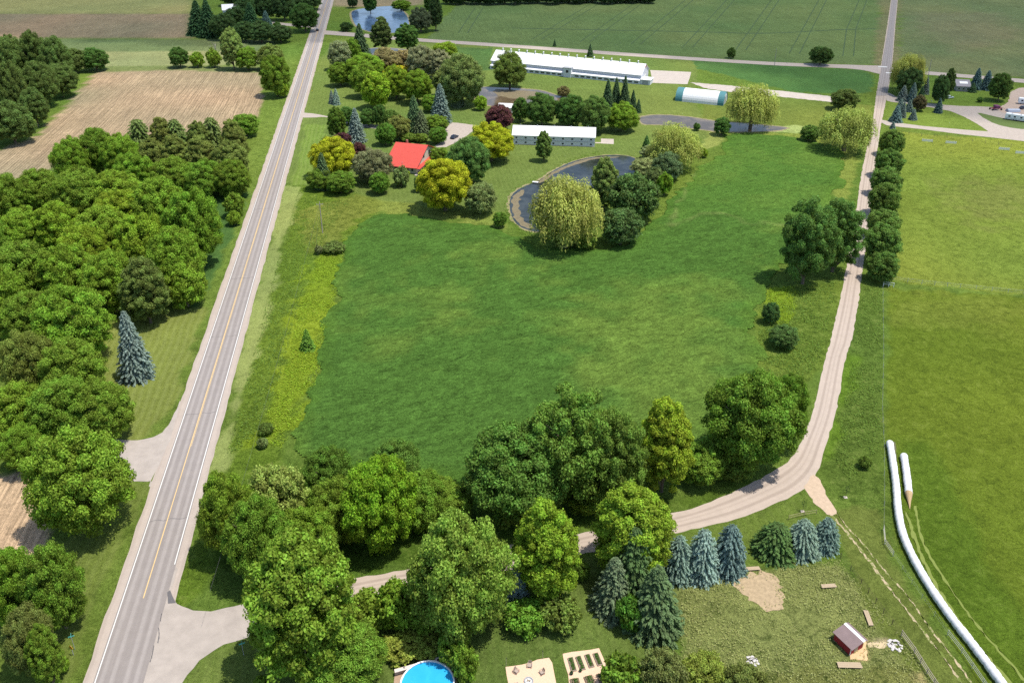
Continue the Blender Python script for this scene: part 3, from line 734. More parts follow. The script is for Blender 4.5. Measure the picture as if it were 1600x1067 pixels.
for bx, kk_, cc, lb in [
    ((188,405,262,503),'tall',(.07,.115,.03),'dull dark tree at the south edge of the big wood behind the blue spruce'),
    ((255,412,320,480),'mid',LG,'round bright tree at the road-side corner of the big wood above the lawn'),
    ((0,455,92,545),'large',G1,'broad tree at the left photo edge just south of the big wood'),
    ((55,450,172,568),'large',LG,'large bright tree directly left of the tall blue spruce'),
    ((0,520,85,618),'large',(.09,.14,.03),'olive tinged tree at the left photo edge below the large bright tree'),
    ((62,530,160,625),'large',G1,'dark shaded tree below the large bright tree beside the blue spruce'),
    ((-20,598,78,690),'large',LG,'bright green tree at the left edge above the small ploughed corner field'),
    ((45,590,150,695),'large',G1,'rounded tree behind the one overhanging the gravel driveway'),
    ((110,598,205,692),'large',G1,'spreading tree at the north side of the gravel driveway mouth'),
    ((0,662,78,738),'large',LG,'tree at the left edge touching the top of the corner ploughed field'),
    ((38,668,206,838),'large',(.10,.185,.02),'large tree overhanging the south side of the gravel driveway'),
    ((32,835,136,1000),'large',G1,'dark rounded tree below the ploughed corner, beside the mown verge'),
    ((-30,850,70,985),'large',LG,'bright tree at the left edge below the ploughed corner field'),
    ((0,930,85,1075),'large',OL,'olive tree with bare grey twigs in the lower left corner'),
    ((40,965,100,1080),'tall',G1,'narrow dark tree behind the yellow warning sign in the lower left corner'),
    ((88,1024,108,1052),'bush',LG,'small bright bush at the foot of the yellow warning sign'),
    ((351,303,380,338),'bush',G1,'round bush beside the dark green patch, left of the paved road'),
    ((355,330,376,352),'bush',LG,'low pale bush just below the round bush by the paved road'),
    ((364,178,403,213),'mid',G1,'small tree at the roadside corner of the ploughed field')]:
    plant(bx, kk_, cc, lb)
plant((189,488,240,598),'spruce',(.12,.165,.14),'tall grey blue spruce alone on the mown lawn left of the paved road')
# --- the row of olive trees at the foot of the ploughed field
RW = 'olive green trees along the foot of the tan ploughed field'
for ip, bx in enumerate([(205,188,245,258),(234,186,274,255),(262,188,302,258),(292,188,330,256),(318,185,358,258),(346,190,386,262),(215,215,262,282),(250,212,300,280),(288,214,340,285),(332,218,386,290)]):
    plant(bx, 'tall' if ip % 2 or ip > 5 else 'pine', (.10,.14,.035), 'olive green pointed tree in the row below the tan ploughed field', group=RW)
for bx, lb in [((82,218,138,285),'bright rounded tree at the left end of the row below the ploughed field'),
    ((125,203,182,272),'grey green rounded tree second from the left end of the row below the ploughed field'),
    ((160,212,220,280),'bright tree third from the left in the row below the ploughed field'),
    ((178,240,240,304),'bright tree in front of the olive row, left of its middle'),
    ((238,248,300,308),'mid green tree in front of the olive row, at its middle'),
    ((285,252,345,308),'mid green tree in front of the olive row, right of its middle'),
    ((336,252,388,308),'rounded tree at the road end of the olive row')]:
    plant(bx, 'large', LG if 'bright' in lb else G1, lb)
# --- far left hedge and wood edge
HL = 'dark trees in the far left hedge between two fields'
for bx in [(-10,58,42,130),(28,52,80,125),(62,62,112,135),(-10,100,42,180),(30,100,88,165),(66,100,120,150),(-20,160,52,222),(30,140,75,195)]:
    plant(bx, 'large', (.06,.105,.03), 'dark broadleaf tree in the hedge at the upper left between two fields', group=HL)
plant((95,76,135,113),'mid',(.06,.1,.03),'small dark tree near the right tip of the upper left hedge')
plant((127,76,168,110),'mid',G3,'rounded dark tree at the right tip of the upper left hedge')
for bx, kk_, cc, lb in [
    ((265,74,294,105),'mid',G3,'dark round tree at the left end of the field hedge line'),
    ((298,82,318,105),'bush',LG,'small bright bush between two round trees on the field hedge line'),
    ((324,78,344,105),'bush',G1,'upright bush left of the leaning pale tree on the field hedge line'),
    ((345,42,378,106),'tall',(.14,.22,.06),'tall pale crooked tree on the field hedge line'),
    ((368,74,402,109),'mid',G1,'rounded tree at the foot of the tall pale crooked tree'),
    ((403,70,440,108),'mid',(.10,.16,.04),'rounded tree behind the roadside bushes at the ploughed field corner'),
    ((408,90,452,148),'large',G1,'big round roadside tree at the top right corner of the ploughed field'),
    ((428,125,450,152),'bush',G2,'low bright bush at the roadside foot of the big round tree')]:
    plant(bx, kk_, cc, lb)
FY = 'dark trees round the far farmyard at the top left'
for bx, kk_ in [((294,2,330,55),'spruce'),((312,0,345,58),'spruce'),((330,22,366,60),'large'),((352,12,382,40),'mid'),((368,-5,398,35),'mid'),((395,-10,430,30),'large'),((425,-10,460,30),'large'),((366,34,398,64),'large'),((390,34,425,66),'large'),((420,40,455,66),'large'),((460,-12,500,15),'large'),((345,-20,380,8),'large'),((380,12,408,40),'spruce')]:
    plant(bx, kk_, (.035,.075,.03), 'dark tree in the cluster round the white roofed shed at the top left' if kk_ != 'spruce' else 'dark conifer in the cluster round the white roofed shed at the top left', group=FY)
plant((408,20,426,42),'spruce',(.08,.14,.12),'blue green spruce at the right edge of the far farmyard cluster')
plant((455,8,496,48),'large',(.04,.09,.025),'large round dark tree beside the far end of the paved road')
plant((428,35,438,42),'bush',G3,'small round bush on the far driveway')
# --- north of the farmhouse
for bx, kk_, cc, lb in [
    ((532,35,550,49),'bush',(.03,.06,.02),'dark low bush left of the far blue pond'),
    ((568,-12,588,20),'large',G3,'dark tree on the far bank above the blue pond'),
    ((543,-8,558,12),'mid',(.03,.06,.03),'dark tree at the upper left of the blue pond'),
    ((612,0,640,16),'mid',G1,'broad bush on the back bank of the blue pond'),
    ((640,14,674,49),'large',(.055,.075,.05),'dark grey leafed tree right of the blue pond'),
    ((670,-5,690,46),'tall',(.03,.06,.025),'narrow dark tree at the corner of the wheat field'),
    ((663,-12,682,20),'large',G3,'dark tree at the top edge right of the blue pond'),
    ((551,38,577,86),'spruce',DS,'dark conifer in front of the blue pond, leftmost of three'),
    ((580,29,611,78),'tall',(.05,.085,.03),'dark open tree in front of the blue pond, middle of three'),
    ((618,36,652,80),'tall',G3,'dark green tree in front of the blue pond, rightmost of three'),
    ((514,64,548,108),'mid',(.15,.20,.11),'pale grey green tree at the far left of the farm grove'),
    ((538,62,562,95),'mid',G1,'rounded tree behind the pale tree at the far left of the farm grove'),
    ((514,98,548,134),'mid',G1,'low rounded tree at the roadside corner of the farm grove'),
    ((540,86,596,130),'large',LG,'wide bright tree near the roadside end of the farm grove'),
    ((550,100,590,150),'large',G1,'dark trunked tree in the front of the farm grove'),
    ((583,76,622,116),'large',BR,'brownish grey leafed tree in the middle of the farm grove'),
    ((612,78,645,112),'mid',BR,'smaller brownish tree in the middle of the farm grove'),
    ((636,73,680,122),'large',GR,'tall silvery grey tree in the middle of the farm grove'),
    ((668,76,704,125),'tall',GR,'silvery grey tree at the right side of the farm grove'),
    ((675,66,713,100),'mid',G2,'bright green tree behind the silvery trees of the grove'),
    ((690,88,752,162),'large',(.10,.155,.05),'large dark weeping tree at the right end of the farm grove'),
    ((678,105,712,150),'tall',(.12,.17,.05),'olive tree between the silvery tree and the weeping tree'),
    ((598,104,638,152),'large',G2,'bright round tree with yellow top in the farm grove'),
    ((630,112,672,160),'large',LG,'mid green round tree right of the yellow topped tree'),
    ((603,104,638,122),'dense',(.40,.36,.02),'golden leafed tree crown rising behind the front trees of the grove'),
    ((566,114,608,168),'dense',(.15,.27,.02),'bright lime green rounded tree on the lawn in front of the grove'),
    ((706,138,726,167),'spruce',(.13,.17,.08),'small pale conifer below the weeping tree'),
    ((674,132,704,192),'spruce',CS,'tall grey blue spruce beside the parking yard'),
    ((660,148,684,175),'mid',G1,'small rounded tree left of the tall grey blue spruce'),
    ((635,150,662,208),'spruce',(.06,.10,.04),'dark tall spruce left of the parking yard'),
    ((646,172,672,212),'spruce',(.09,.11,.05),'shorter olive spruce beside the dark tall spruce'),
    ((514,136,524,168),'small',CS,'slim blue spruce on the lawn near the road, left of a pair'),
    ((520,138,532,165),'small',BS,'slim blue spruce on the lawn near the road, right of a pair'),
    ((512,166,538,216),'tall',(.07,.13,.02),'columnar green tree at the farmhouse driveway mouth'),
    ((544,170,571,223),'spruce',CS,'blue grey spruce standing on the front lawn'),
    ((530,168,556,194),'mid',G3,'dark clipped shrub between the columnar tree and the lawn spruce'),
    ((563,170,588,197),'mid',G3,'dark clipped shrub right of the lawn spruce'),
    ((583,164,602,197),'mid',G3,'dark upright shrub in the driveway hedge'),
    ((600,172,622,196),'mid',(.07,.13,.03),'rounded shrub at the middle of the driveway hedge'),
    ((607,180,640,217),'mid',OL,'olive shrub tree behind the farmhouse'),
    ((587,194,617,226),'dense',(.055,.13,.02),'clipped ball shaped tree on the front lawn'),
    ((664,180,698,206),'mid',G1,'spreading bush at the corner of the parking yard'),
    ((671,199,698,224),'dense',(.06,.14,.02),'clipped ball shaped bush behind the farmhouse by the driveway'),
    ((628,208,648,222),'bush',(.07,.12,.02),'low hedge bush directly behind the red roof, left one'),
    ((646,209,668,222),'bush',(.08,.13,.02),'low hedge bush directly behind the red roof, right one')]:
    plant(bx, kk_, cc, lb)
for bx, kk_, cc, lb in [
    ((488,216,552,276),'large',(.235,.30,.015),'golden yellow tree near the road, left of the farmhouse'),
    ((550,223,574,255),'mid',PU,'purple leafed tree between the golden tree and the farmhouse'),
    ((520,208,548,226),'bush',PU,'low purple shrub behind the golden tree near the road'),
    ((555,234,610,284),'large',(.13,.155,.085),'grey olive weeping tree beside the farmhouse'),
    ((493,240,520,296),'spruce',(.06,.10,.04),'dark spruce in front of the golden tree near the road'),
    ((481,264,515,296),'mid',(.08,.14,.02),'dark bush at the road end of the garden edge'),
    ((510,268,553,302),'mid',(.08,.15,.02),'low spreading bush at the garden edge below the golden tree'),
    ((578,270,608,302),'dense',(.065,.15,.02),'clipped round tree in front of the farmhouse'),
    ((615,262,638,291),'bush',(.10,.17,.06),'small thin tree below the farmhouse front'),
    ((647,274,664,299),'bush',(.06,.11,.03),'small dark bush left of the big golden tree'),
    ((630,267,640,277),'bush',G2,'low bright bush along the farmhouse front wall'),
    ((655,249,734,328),'large',(.245,.31,.015),'largest golden yellow tree, in front of the farmhouse'),
    ((699,218,761,286),'large',(.06,.13,.035),'dark green round tree between two golden trees'),
    ((672,230,700,254),'mid',G1,'bush tree at the right corner of the farmhouse'),
    ((735,194,800,251),'large',(.26,.32,.015),'golden yellow tree left of the white two storey barn'),
    ((761,165,800,203),'dense',PU,'dark purple round tree beside the small white shed'),
    ((727,286,773,334),'mid',(.10,.16,.06),'grey green rounded bush beside the largest golden tree'),
    ((771,332,791,355),'dense',(.06,.13,.02),'small clipped round bush at the pond end of the lawn'),
    ((742,150,760,172),'bush',G2,'small bright bush on the left bank of the murky pond')]:
    plant(bx, kk_, cc, lb)
# --- barns and ponds
for bx, kk_, cc, lb in [
    ((773,84,820,136),'large',(.075,.13,.03),'dark tree standing in front of the long white barn'),
    ((801,154,825,189),'mid',G3,'narrow dark tree right of the small white shed'),
    ((825,147,870,196),'large',G3,'dark rounded tree behind the two storey barn, left one'),
    ((868,150,912,198),'large',G3,'dark rounded tree behind the two storey barn, middle one'),
    ((904,153,952,206),'large',(.055,.12,.03),'dark rounded tree behind the right end of the two storey barn'),
    ((950,162,996,204),'large',LG,'bright round tree right of the row behind the two storey barn'),
    ((939,125,958,172),'spruce',DS,'dark conifer at the left of the conifer clump below the long barn'),
    ((953,122,970,168),'spruce',DS,'dark conifer second in the clump below the long barn'),
    ((966,120,984,170),'spruce',DS,'dark conifer tallest in the clump below the long barn'),
    ((983,141,994,168),'spruce',DS,'thin dark conifer right of the conifer clump'),
    ((992,154,1002,178),'small',DS,'smallest dark conifer at the right end of the conifer clump'),
    ((871,135,889,151),'bush',(.10,.10,.05),'round brownish bush on the bank below the long barn'),
    ((838,206,862,250),'tall',(.085,.16,.04),'lone young tree in front of the two storey barn'),
    ((864,61,869,74),'small',DS,'tiny dark conifer across the far cross road, leftmost'),
    ((917,69,927,89),'small',DS,'small dark conifer behind the long barn roof'),
    ((1137,75,1149,91),'bush',(.04,.08,.02),'small dark bush at the wheat field edge on the cross road'),
    ((1266,74,1300,101),'dense',(.03,.065,.02),'dark round tree alone at the wheat field edge'),
    ((1142,127,1212,198),'willow',W,'tall yellow green willow right of the curved roof shed'),
    ((1116,184,1141,211),'mid',G3,'dark round bush at the waterside below the first willow'),
    ((1084,193,1094,204),'bush',G3,'tiny bush on the bank of the narrow pond'),
    ((1251,195,1281,220),'mid',(.065,.13,.03),'dark round bush left of the roadside willow'),
    ((1286,162,1364,234),'willow',W,'broad yellow green willow beside the gravel road'),
    ((1300,140,1342,172),'mid',(.06,.10,.03),'dark tree behind the roadside willow'),
    ((1020,188,1090,262),'willow',W,'yellow green willow at the right end of the curved pond'),
    ((1003,212,1016,234),'small',G3,'small dark conifer left of the pond end willow'),
    ((1002,228,1030,250),'bush',(.12,.16,.08),'grey green shrub on the bank left of the pond end willow'),
    ((1093,232,1106,246),'bush',G2,'small bright bush at the hay field corner'),
    ((988,246,1036,275),'mid',(.15,.19,.08),'pale grey green bush leaning over the curved pond'),
    ((1022,240,1064,282),'mid',(.07,.12,.06),'dark round bush below the pond end willow'),
    ((1010,262,1038,296),'mid',(.08,.13,.05),'grey green bush above the dark round trees by the pond'),
    ((1028,270,1050,305),'bush',LG,'bright low bush at the hay field side of the pond bank'),
    ((955,274,1026,345),'dense',(.045,.095,.03),'large dark round tree at the pond bend'),
    ((942,327,1000,383),'dense',(.05,.10,.035),'dark round tree at the grassy tongue inside the pond bend'),
    ((924,248,967,326),'tall',(.11,.18,.05),'slim pale feathery tree standing at the pond edge'),
    ((837,270,933,384),'willow',W,'biggest yellow green willow, covering the near end of the curved pond'),
    ((862,352,900,386),'bush',(.14,.22,.05),'low shrub at the foot of the biggest willow, left one'),
    ((892,360,930,388),'bush',(.10,.18,.03),'low shrub at the foot of the biggest willow, right one')]:
    plant(bx, kk_, cc, lb)
# --- across the gravel road
for bx, kk_, cc, lb in [
    ((1395,80,1446,140),'willow',(.20,.26,.06),'large willow at the far road crossing'),
    ((1402,108,1442,148),'large',(.04,.08,.03),'dark tree under the willow at the far road crossing'),
    ((1401,135,1418,158),'spruce',CS,'blue green spruce below the crossing willow, leftmost of three'),
    ((1416,130,1432,160),'spruce',CS,'blue green spruce below the crossing willow, middle of three'),
    ((1430,135,1444,162),'spruce',DS,'dark spruce below the crossing willow, rightmost of three'),
    ((1440,121,1451,147),'spruce',CS,'slim blue green spruce standing clear right of the crossing willow'),
    ((1398,154,1412,176),'spruce',CS,'blue green spruce at the top of the lane corner clump'),
    ((1404,160,1415,184),'spruce',CS,'slim blue green spruce in the middle of the lane corner clump'),
    ((1390,168,1408,189),'spruce',(.09,.15,.14),'wide blue green spruce lowest in the lane corner clump'),
    ((1413,157,1426,175),'spruce',CS,'small blue green spruce right of the lane corner clump'),
    ((1420,171,1432,188),'spruce',CS,'lone small blue green spruce on the lane grass'),
    ((1390,190,1399,202),'small',(.09,.13,.12),'tiny spruce on the lower lane edge'),
    ((1427,150,1448,173),'mid',(.07,.065,.04),'dark brownish bush beside the lane'),
    ((1458,119,1484,163),'large',(.04,.08,.03),'dark tree left of the grey house, beside the lane'),
    ((1475,108,1494,148),'tall',(.05,.09,.03),'tall dark tree touching the grey house'),
    ((1459,154,1472,177),'spruce',(.07,.12,.11),'blue green spruce on the lane below the dark trees'),
    ((1514,107,1533,140),'spruce',(.07,.13,.12),'blue green spruce right of the grey house, nearer one'),
    ((1530,111,1550,141),'spruce',(.07,.13,.12),'blue green spruce right of the grey house, farther one'),
    ((1512,130,1525,145),'small',DS,'small dark conifer at the grey house corner'),
    ((1547,116,1582,156),'large',(.045,.095,.025),'large dark tree beside the dirt yard'),
    ((1527,152,1536,160),'bush',G3,'small round bush alone on the lane lawn')]:
    plant(bx, kk_, cc, lb)
RR = 'trees planted in the row along the right side of the gravel road'
for bx, lb in [((1376,203,1412,242),'topmost tree of the row along the gravel road'),((1367,232,1411,276),'second tree from the top of the row along the gravel road'),
    ((1362,262,1409,306),'third tree from the top of the row along the gravel road'),((1359,287,1406,337),'fourth tree from the top of the row along the gravel road'),
    ((1354,326,1406,372),'fifth tree from the top of the row along the gravel road'),((1351,350,1407,412),'sixth and broadest tree of the row along the gravel road'),
    ((1356,394,1402,440),'lowest tree of the row along the gravel road')]:
    plant(bx, 'mid', (.065,.13,.03), lb, group=RR)
for bx, kk_, cc, lb in [
    ((1224,317,1305,438),'open',(.055,.12,.03),'large dark tree between the hay field and the gravel road'),
    ((1272,314,1349,420),'open',(.055,.12,.03),'large leaning tree overhanging the gravel road, beside the dark one'),
    ((1192,474,1217,505),'mid',(.04,.09,.03),'small dark bush at the yellow weed patch'),
    ((1203,508,1247,545),'mid',(.05,.10,.03),'low dark bush below the yellow weed patch'),
    ((1102,582,1246,740),'large',(.075,.155,.02),'large tree at the inside of the gravel road bend'),
    ((1200,585,1262,695),'open',(.08,.16,.02),'ragged tree reaching over the gravel road bend'),
    ((1060,690,1132,758),'mid',G1,'low rounded tree left of the large tree at the road bend'),
    ((1112,700,1180,745),'mid',(.07,.13,.02),'undergrowth bush under the large tree at the road bend'),
    ((998,622,1083,770),'tall',(.145,.245,.02),'yellow green tree at the right end of the field hedge'),
    ((912,640,1010,795),'open',(.07,.135,.025),'dark ragged tree left of the yellow green tree in the field hedge'),
    ((822,610,965,790),'open',(.075,.15,.025),'tallest ragged tree with visible stems in the field hedge'),
    ((724,662,880,822),'large',(.06,.135,.025),'broad dark tree in the middle of the field hedge'),
    ((880,738,960,802),'mid',G1,'low bush tree at the foot of the ragged hedge trees'),
    ((950,728,1010,790),'mid',(.06,.12,.02),'dark undergrowth bush right of the ragged hedge stems'),
    ((650,748,738,825),'large',G1,'smaller rounded tree left of the broad dark hedge tree'),
    ((578,685,657,768),'large',(.06,.135,.025),'dark rounded tree at the back of the corner copse beside the field'),
    ((470,698,552,792),'large',(.06,.13,.02),'dark tree at the back left of the corner copse'),
    ((535,712,650,862),'large',(.10,.215,.015),'brightest green broad tree of the corner copse'),
    ((480,745,570,850),'large',G1,'rounded tree in the centre of the corner copse'),
    ((612,735,700,830),'large',G1,'dark green tree at the right side of the corner copse'),
    ((308,728,398,880),'large',(.10,.19,.02),'large roadside tree at the left end of the corner copse'),
    ((352,775,450,912),'large',G1,'tree behind the tall front tree of the corner copse'),
    ((388,724,478,838),'mid',(.14,.22,.05),'pale loose tree between the roadside tree and the dark copse tree'),
    ((430,790,530,900),'large',LG,'rounded tree in the middle front of the corner copse'),
    ((383,818,552,1062),'tall',(.09,.175,.02),'tallest front tree standing over the side road mouth')]:
    plant(bx, kk_, cc, lb)
for bx, kk_, cc, lb in [
    ((638,798,796,1002),'large',(.10,.19,.03),'large light topped tree south of the side road'),
    ((804,783,906,942),'tall',(.125,.24,.02),'bright young maple in front of the gravel road'),
    ((930,748,1046,905),'tall',(.12,.22,.02),'bright young maple overlapping the gravel road, above the dark spruces'),
    ((942,834,1030,956),'spruce',(.05,.08,.025),'dark olive spruce below the bright maple'),
    ((980,890,1062,1008),'spruce',(.055,.09,.035),'dark grey spruce lower in the garden clump'),
    ((925,880,990,965),'spruce',(.075,.11,.055),'grey green spruce at the lawn side of the garden clump'),
    ((966,925,1004,990),'bush',(.05,.14,.02),'dark green bush squeezed between the garden spruces'),
    ((1036,838,1078,916),'fat',BS,'pale blue spruce, leftmost of the three by the gravel road'),
    ((1070,832,1118,913),'fat',(.19,.265,.215),'palest blue spruce, middle of the three by the gravel road'),
    ((1112,824,1159,903),'fat',(.10,.155,.14),'grey green spruce, rightmost of the three by the gravel road'),
    ((1180,824,1238,880),'fat',(.055,.095,.025),'dark green round spruce left of two blue ones near the dirt track'),
    ((1228,816,1274,876),'fat',(.15,.235,.17),'pale blue spruce in the middle of the trio near the dirt track'),
    ((1268,812,1307,866),'fat',(.11,.175,.14),'blue grey spruce at the dirt track end of its trio'),
    ((788,878,826,955),'spruce',(.13,.18,.16),'slim blue spruce squeezed left of the bright maple'),
    ((792,934,850,992),'bush',(.075,.17,.02),'round bright bush at the lawn edge below the maple'),
    ((847,928,903,986),'bush',(.075,.125,.025),'round dark bush at the lawn edge below the maple'),
    ((899,878,920,907),'bush',(.06,.13,.02),'tiny sapling bush on the lawn beside the garden spruces'),
    ((545,920,610,985),'bush',G1,'bush at the left of the thicket below the side road'),
    ((590,905,655,985),'bush',LG,'bush in the middle of the thicket below the side road'),
    ((635,915,690,990),'mid',G1,'bush at the right of the thicket below the side road'),
    ((488,965,602,1085),'large',(.075,.16,.02),'dark rounded tree at the bottom edge left of the pool'),
    ((600,988,655,1034),'bush',(.13,.18,.03),'olive hedge bush above the pool fence, left one'),
    ((645,984,695,1026),'bush',(.12,.18,.03),'olive hedge bush above the pool fence, middle one'),
    ((685,980,730,1040),'bush',G1,'hedge bush at the right corner of the pool fence'),
    ((708,1010,745,1065),'bush',(.085,.17,.02),'bush right of the pool deck'),
    ((945,1025,1003,1095),'bush',(.075,.16,.02),'bright bush at the bottom edge beside the vegetable beds'),
    ((1003,1012,1072,1100),'mid',(.09,.12,.04),'dark olive shrub at the bottom edge of the paddock'),
    ((1060,1018,1135,1100),'mid',(.12,.17,.03),'olive shrub with bright shoots at the bottom edge of the paddock'),
    ((1128,1036,1200,1120),'mid',(.08,.11,.03),'dark low shrub at the bottom edge near the rubble heap'),
    ((396,1055,420,1085),'bush',G1,'small shrub on the grass at the bottom edge by the side road')]:
    plant(bx, kk_, cc, lb)
# small shrubs in the rough strip beside the road
for bx, kk_, cc, lb in [
    ((506,377,537,396),'bush',(.07,.11,.03),'dark low shrub in the rough strip below the utility pole'),
    ((492,384,504,397),'bush',(.08,.11,.05),'tiny grey shrub beside the dark low shrub of the rough strip'),
    ((470,515,492,550),'small',(.09,.17,.02),'small pointed shrub in the yellow weeds beside the hay field'),
    ((405,660,426,680),'bush',(.05,.09,.02),'small dark shrub in the rough strip near the corner copse'),
    ((402,684,418,700),'bush',(.09,.14,.05),'tiny pale shrub in the rough strip near the corner copse'),
    ((1342,712,1362,732),'bush',(.06,.11,.02),'small dark shrub in the grass between gravel road and white bale tubes')]:
    plant(bx, kk_, cc, lb)
# far wood along the top edge, behind the wheat
FW = 'far trees along the top edge of the photo'
for i in range(26):
    x = 690+i*12.5+rnd.uniform(-3, 3); 
    plant((x, -13+rnd.uniform(-3, 3), x+24, 7-i*.1+rnd.uniform(-2, 1)), 'large', (.03,.06,.025), 'dark tree in the wood beyond the wheat field at the top edge', group=FW)

# weeds and tussocks: low cover nobody could count
STRAW = P2([(1146,903),(1188,894),(1216,908),(1221,948),(1190,950),(1163,926)])
def cover(name, polys, n, size, c, label, seed):
    rs = np.random.RandomState(seed); P = []
    for q in polys:
        A = np.array(P2(q)); k = n//len(polys); x = rs.uniform(A[:,0].min(), A[:,0].max(), k*3); y = rs.uniform(A[:,1].min(), A[:,1].max(), k*3)
        keep = (inside_dist(x, y, A) > .3) & (inside_dist(x, y, STRAW) < .3+.8*rs.rand(len(x))) & (vnoise(x, y, 4.0, seed) > .45*rs.rand(len(x))+.15); P.append(np.stack([x[keep], y[keep]], 1)[:k])
    P = np.concatenate(P); P = np.repeat(P, 3, 0)+rs.normal(size=(len(P)*3, 2))*size*.5; m = len(P)
    P3 = np.concatenate([P, rs.uniform(.08, .35, (m, 1))], 1)
    me = leaf_mesh(name, P3, sph(rs, m, .0)+np.array([0, 0, .5]), np.full(m, size), rs.uniform(.2, .8, m), .5, rs)
    o = link(name, me); o.color = (*c, 1); tag(o, label, 'weeds', None, 'stuff')
cover('yellow_weeds', [[(500,395),(545,370),(530,440),(512,540),(490,620),(440,705),(395,690),(440,590),(470,470)], [(1200,450),(1232,450),(1245,490),(1222,520),(1205,495)]], 11000, .15, (.30,.42,.035), 'yellow flowering weeds along the hay field edge', 3)
cover('rough_grass', [[(470,285),(560,300),(500,390),(470,470),(440,590),(395,690),(350,720),(440,380)], [(1190,450),(1312,440),(1284,560),(1240,620),(1180,560)], [(1352,440),(1380,448),(1378,700),(1330,760),(1302,720),(1326,580)]], 16000, .15, (.18,.28,.05), 'rough grass tufts beside the roads', 4)
cover('paddock_tussocks', [[(1062,915),(1160,895),(1312,872),(1430,1020),(1480,1100),(1060,1100)]], 5000, .10, (.42,.43,.17), 'pale tussocks of the chicken paddock', 5)
cover('pond_reeds', [[(900,385),(820,372),(795,350),(785,320),(800,295),(850,268),(890,248),(935,236),(940,243),(895,252),(840,283),(800,305),(797,330),(815,358),(845,366)], [(760,400),(840,380),(960,392),(1010,370),(1040,325),(1070,290),(1050,290),(1000,350),(960,380),(850,375)]], 6000, .18, (.2,.3,.05), 'reeds and tall grass round the curved pond', 6)
# ------------------------------------------------------------------ buildings
def frame(px0, py0, px1, py1):
    """origin and angle of a building whose front runs between two ground points"""
    a, b = G(px0, py0), G(px1, py1); d = b-a
    return a, d.length, math.atan2(d.y, d.x)
SHEETW = ribbed('white_metal_roof', (.74,.74,.75), .9, 0, .2, .45, .09)
WALLW = ribbed('white_metal_wall', (.62,.63,.66), .45, 0, .12, .5)
WALLG = ribbed('grey_white_wall', (.50,.52,.58), .6, 0, .15, .5)
REDR = ribbed('red_metal_roof', (.55,.075,.055), .5, 0, .35, .5, .12)
GLASS = simple('window_glass', (.04,.05,.06), .15, .1, 1, spec=.6)
DARK = simple('dark_opening', (.03,.03,.035), .8, .1, 2)
TRIMW = simple('white_trim', (.75,.75,.74), .6, .05, 2)
TRIMR = simple('red_trim', (.45,.05,.04), .5, .1, 2)
GREY = simple('grey_metal', (.32,.33,.34), .5, .12, 2)
TEAL = simple('teal_metal', (.07,.20,.22), .5, .1, 1)
STUC = simple('beige_siding', (.50,.46,.38), .85, .12, 2)
WOOD = simple('weathered_wood', (.33,.28,.23), .9, .2, 5)
WOODP = simple('pale_wood', (.36,.28,.19), .85, .2, 5)

def gable_roof(L, Wd, hw, rise, ov, th, y0=0.0, ymid=None):
    ym = Wd/2 if ymid is None else ymid
    sl = rise/(ym-y0); m = MB()
    e0 = hw-ov*sl
    m.prism([(y0-ov, e0+.02), (ym, hw+rise+.02), (ym, hw+rise+.02+th), (y0-ov, e0+.02+th)], -ov, L+ov)
    sl2 = rise/(Wd-ym)
    m.prism([(ym+.004, hw+rise+.02), (Wd+ov, hw-ov*sl2+.02), (Wd+ov, hw-ov*sl2+.02+th), (ym+.004, hw+rise+.02+th)], -ov, L+ov)
    return m
def gable_wall(L, Wd, hw, rise):
    return MB().prism([(0, 0), (Wd, 0), (Wd, hw), (Wd/2, hw+rise), (0, hw)], 0, L)

# long white barn
o, L, a = frame(768, 107, 1001, 131)
W_ = 15.0; hb = 4.7; rise = 4.4
t = empty('long_barn', o, 'very long white barn with a row of roof vents near the cross road', 'barn', None, a)
gable_wall(L, W_, hb, rise).build('wall', WALLG, t)
gable_roof(L, W_, hb, rise, .5, .12).build('roof', SHEETW, t)
tr = MB().prism([(-2.2, 2.0), (-.02, 2.6), (-.02, 2.7), (-2.2, 2.1)], 0, L); tr.build('lean_to_roof', SHEETW, t)
wl = MB().box(0, L, -2.0, -.03, 0, 1.98); ln = wl.build('lean_to_wall', WALLW, t)
nwin = 26
for i in range(nwin):
    x = 2+i*(L-4)/(nwin-1)
    if abs(x-L*.535) < 3.0: continue
    f = MB().box(x-1.15, x+1.15, -2.06, -2.003, .55, 1.5).build('window', GREY, t)
    MB().box(x-1.05, x+1.05, -2.085, -2.062, .65, 1.4).build('pane', GLASS, f)
for i in range(17):
    x = 4+i*(L-8)/16
    MB().tube([(x, W_/2, hb+rise-.1), (x, W_/2, hb+rise+1.3)], .32, 8).tube([(x, W_/2, hb+rise+1.3), (x, W_/2, hb+rise+1.5)], [.5, .3], 8).build('roof_vent', TRIMW, t)
pb = MB().prism([(-2.9, 0), (-2.3, 0), (-2.3, 5.2), (-2.9, 5.0)], L*.535-2.2, L*.535+2.2).box(L*.535-2.2, L*.535+2.2, -2.3, .0, 2.75, 5.0).build('feed_porch', WALLW, t)
MB().box(L*.535-2.6, L*.535+2.6, -3.3, .2, 5.2, 5.4).build('porch_roof', GREY, pb)
MB().box(L*.535-.7, L*.535+.7, -2.96, -2.903, 2.6, 4.0).build('porch_window', DARK, pb)
MB().prism([(4.2, hb+2.45), (W_-4.2, hb+2.45), (W_/2, hb+rise-.05)], L+.02, L+.08).build('gable_panel', simple('orange_red_panel', (.55,.16,.10), .7, .1, 2), t)
MB().box(L+.02, L+.10, 5.5, 9.5, 0, 3.4).build('barn_door', TRIMW, t)
sh = MB().box(L+.03, L+5.5, -1.5, 5.0, 0, 2.6).build('end_annex', WALLW, t)
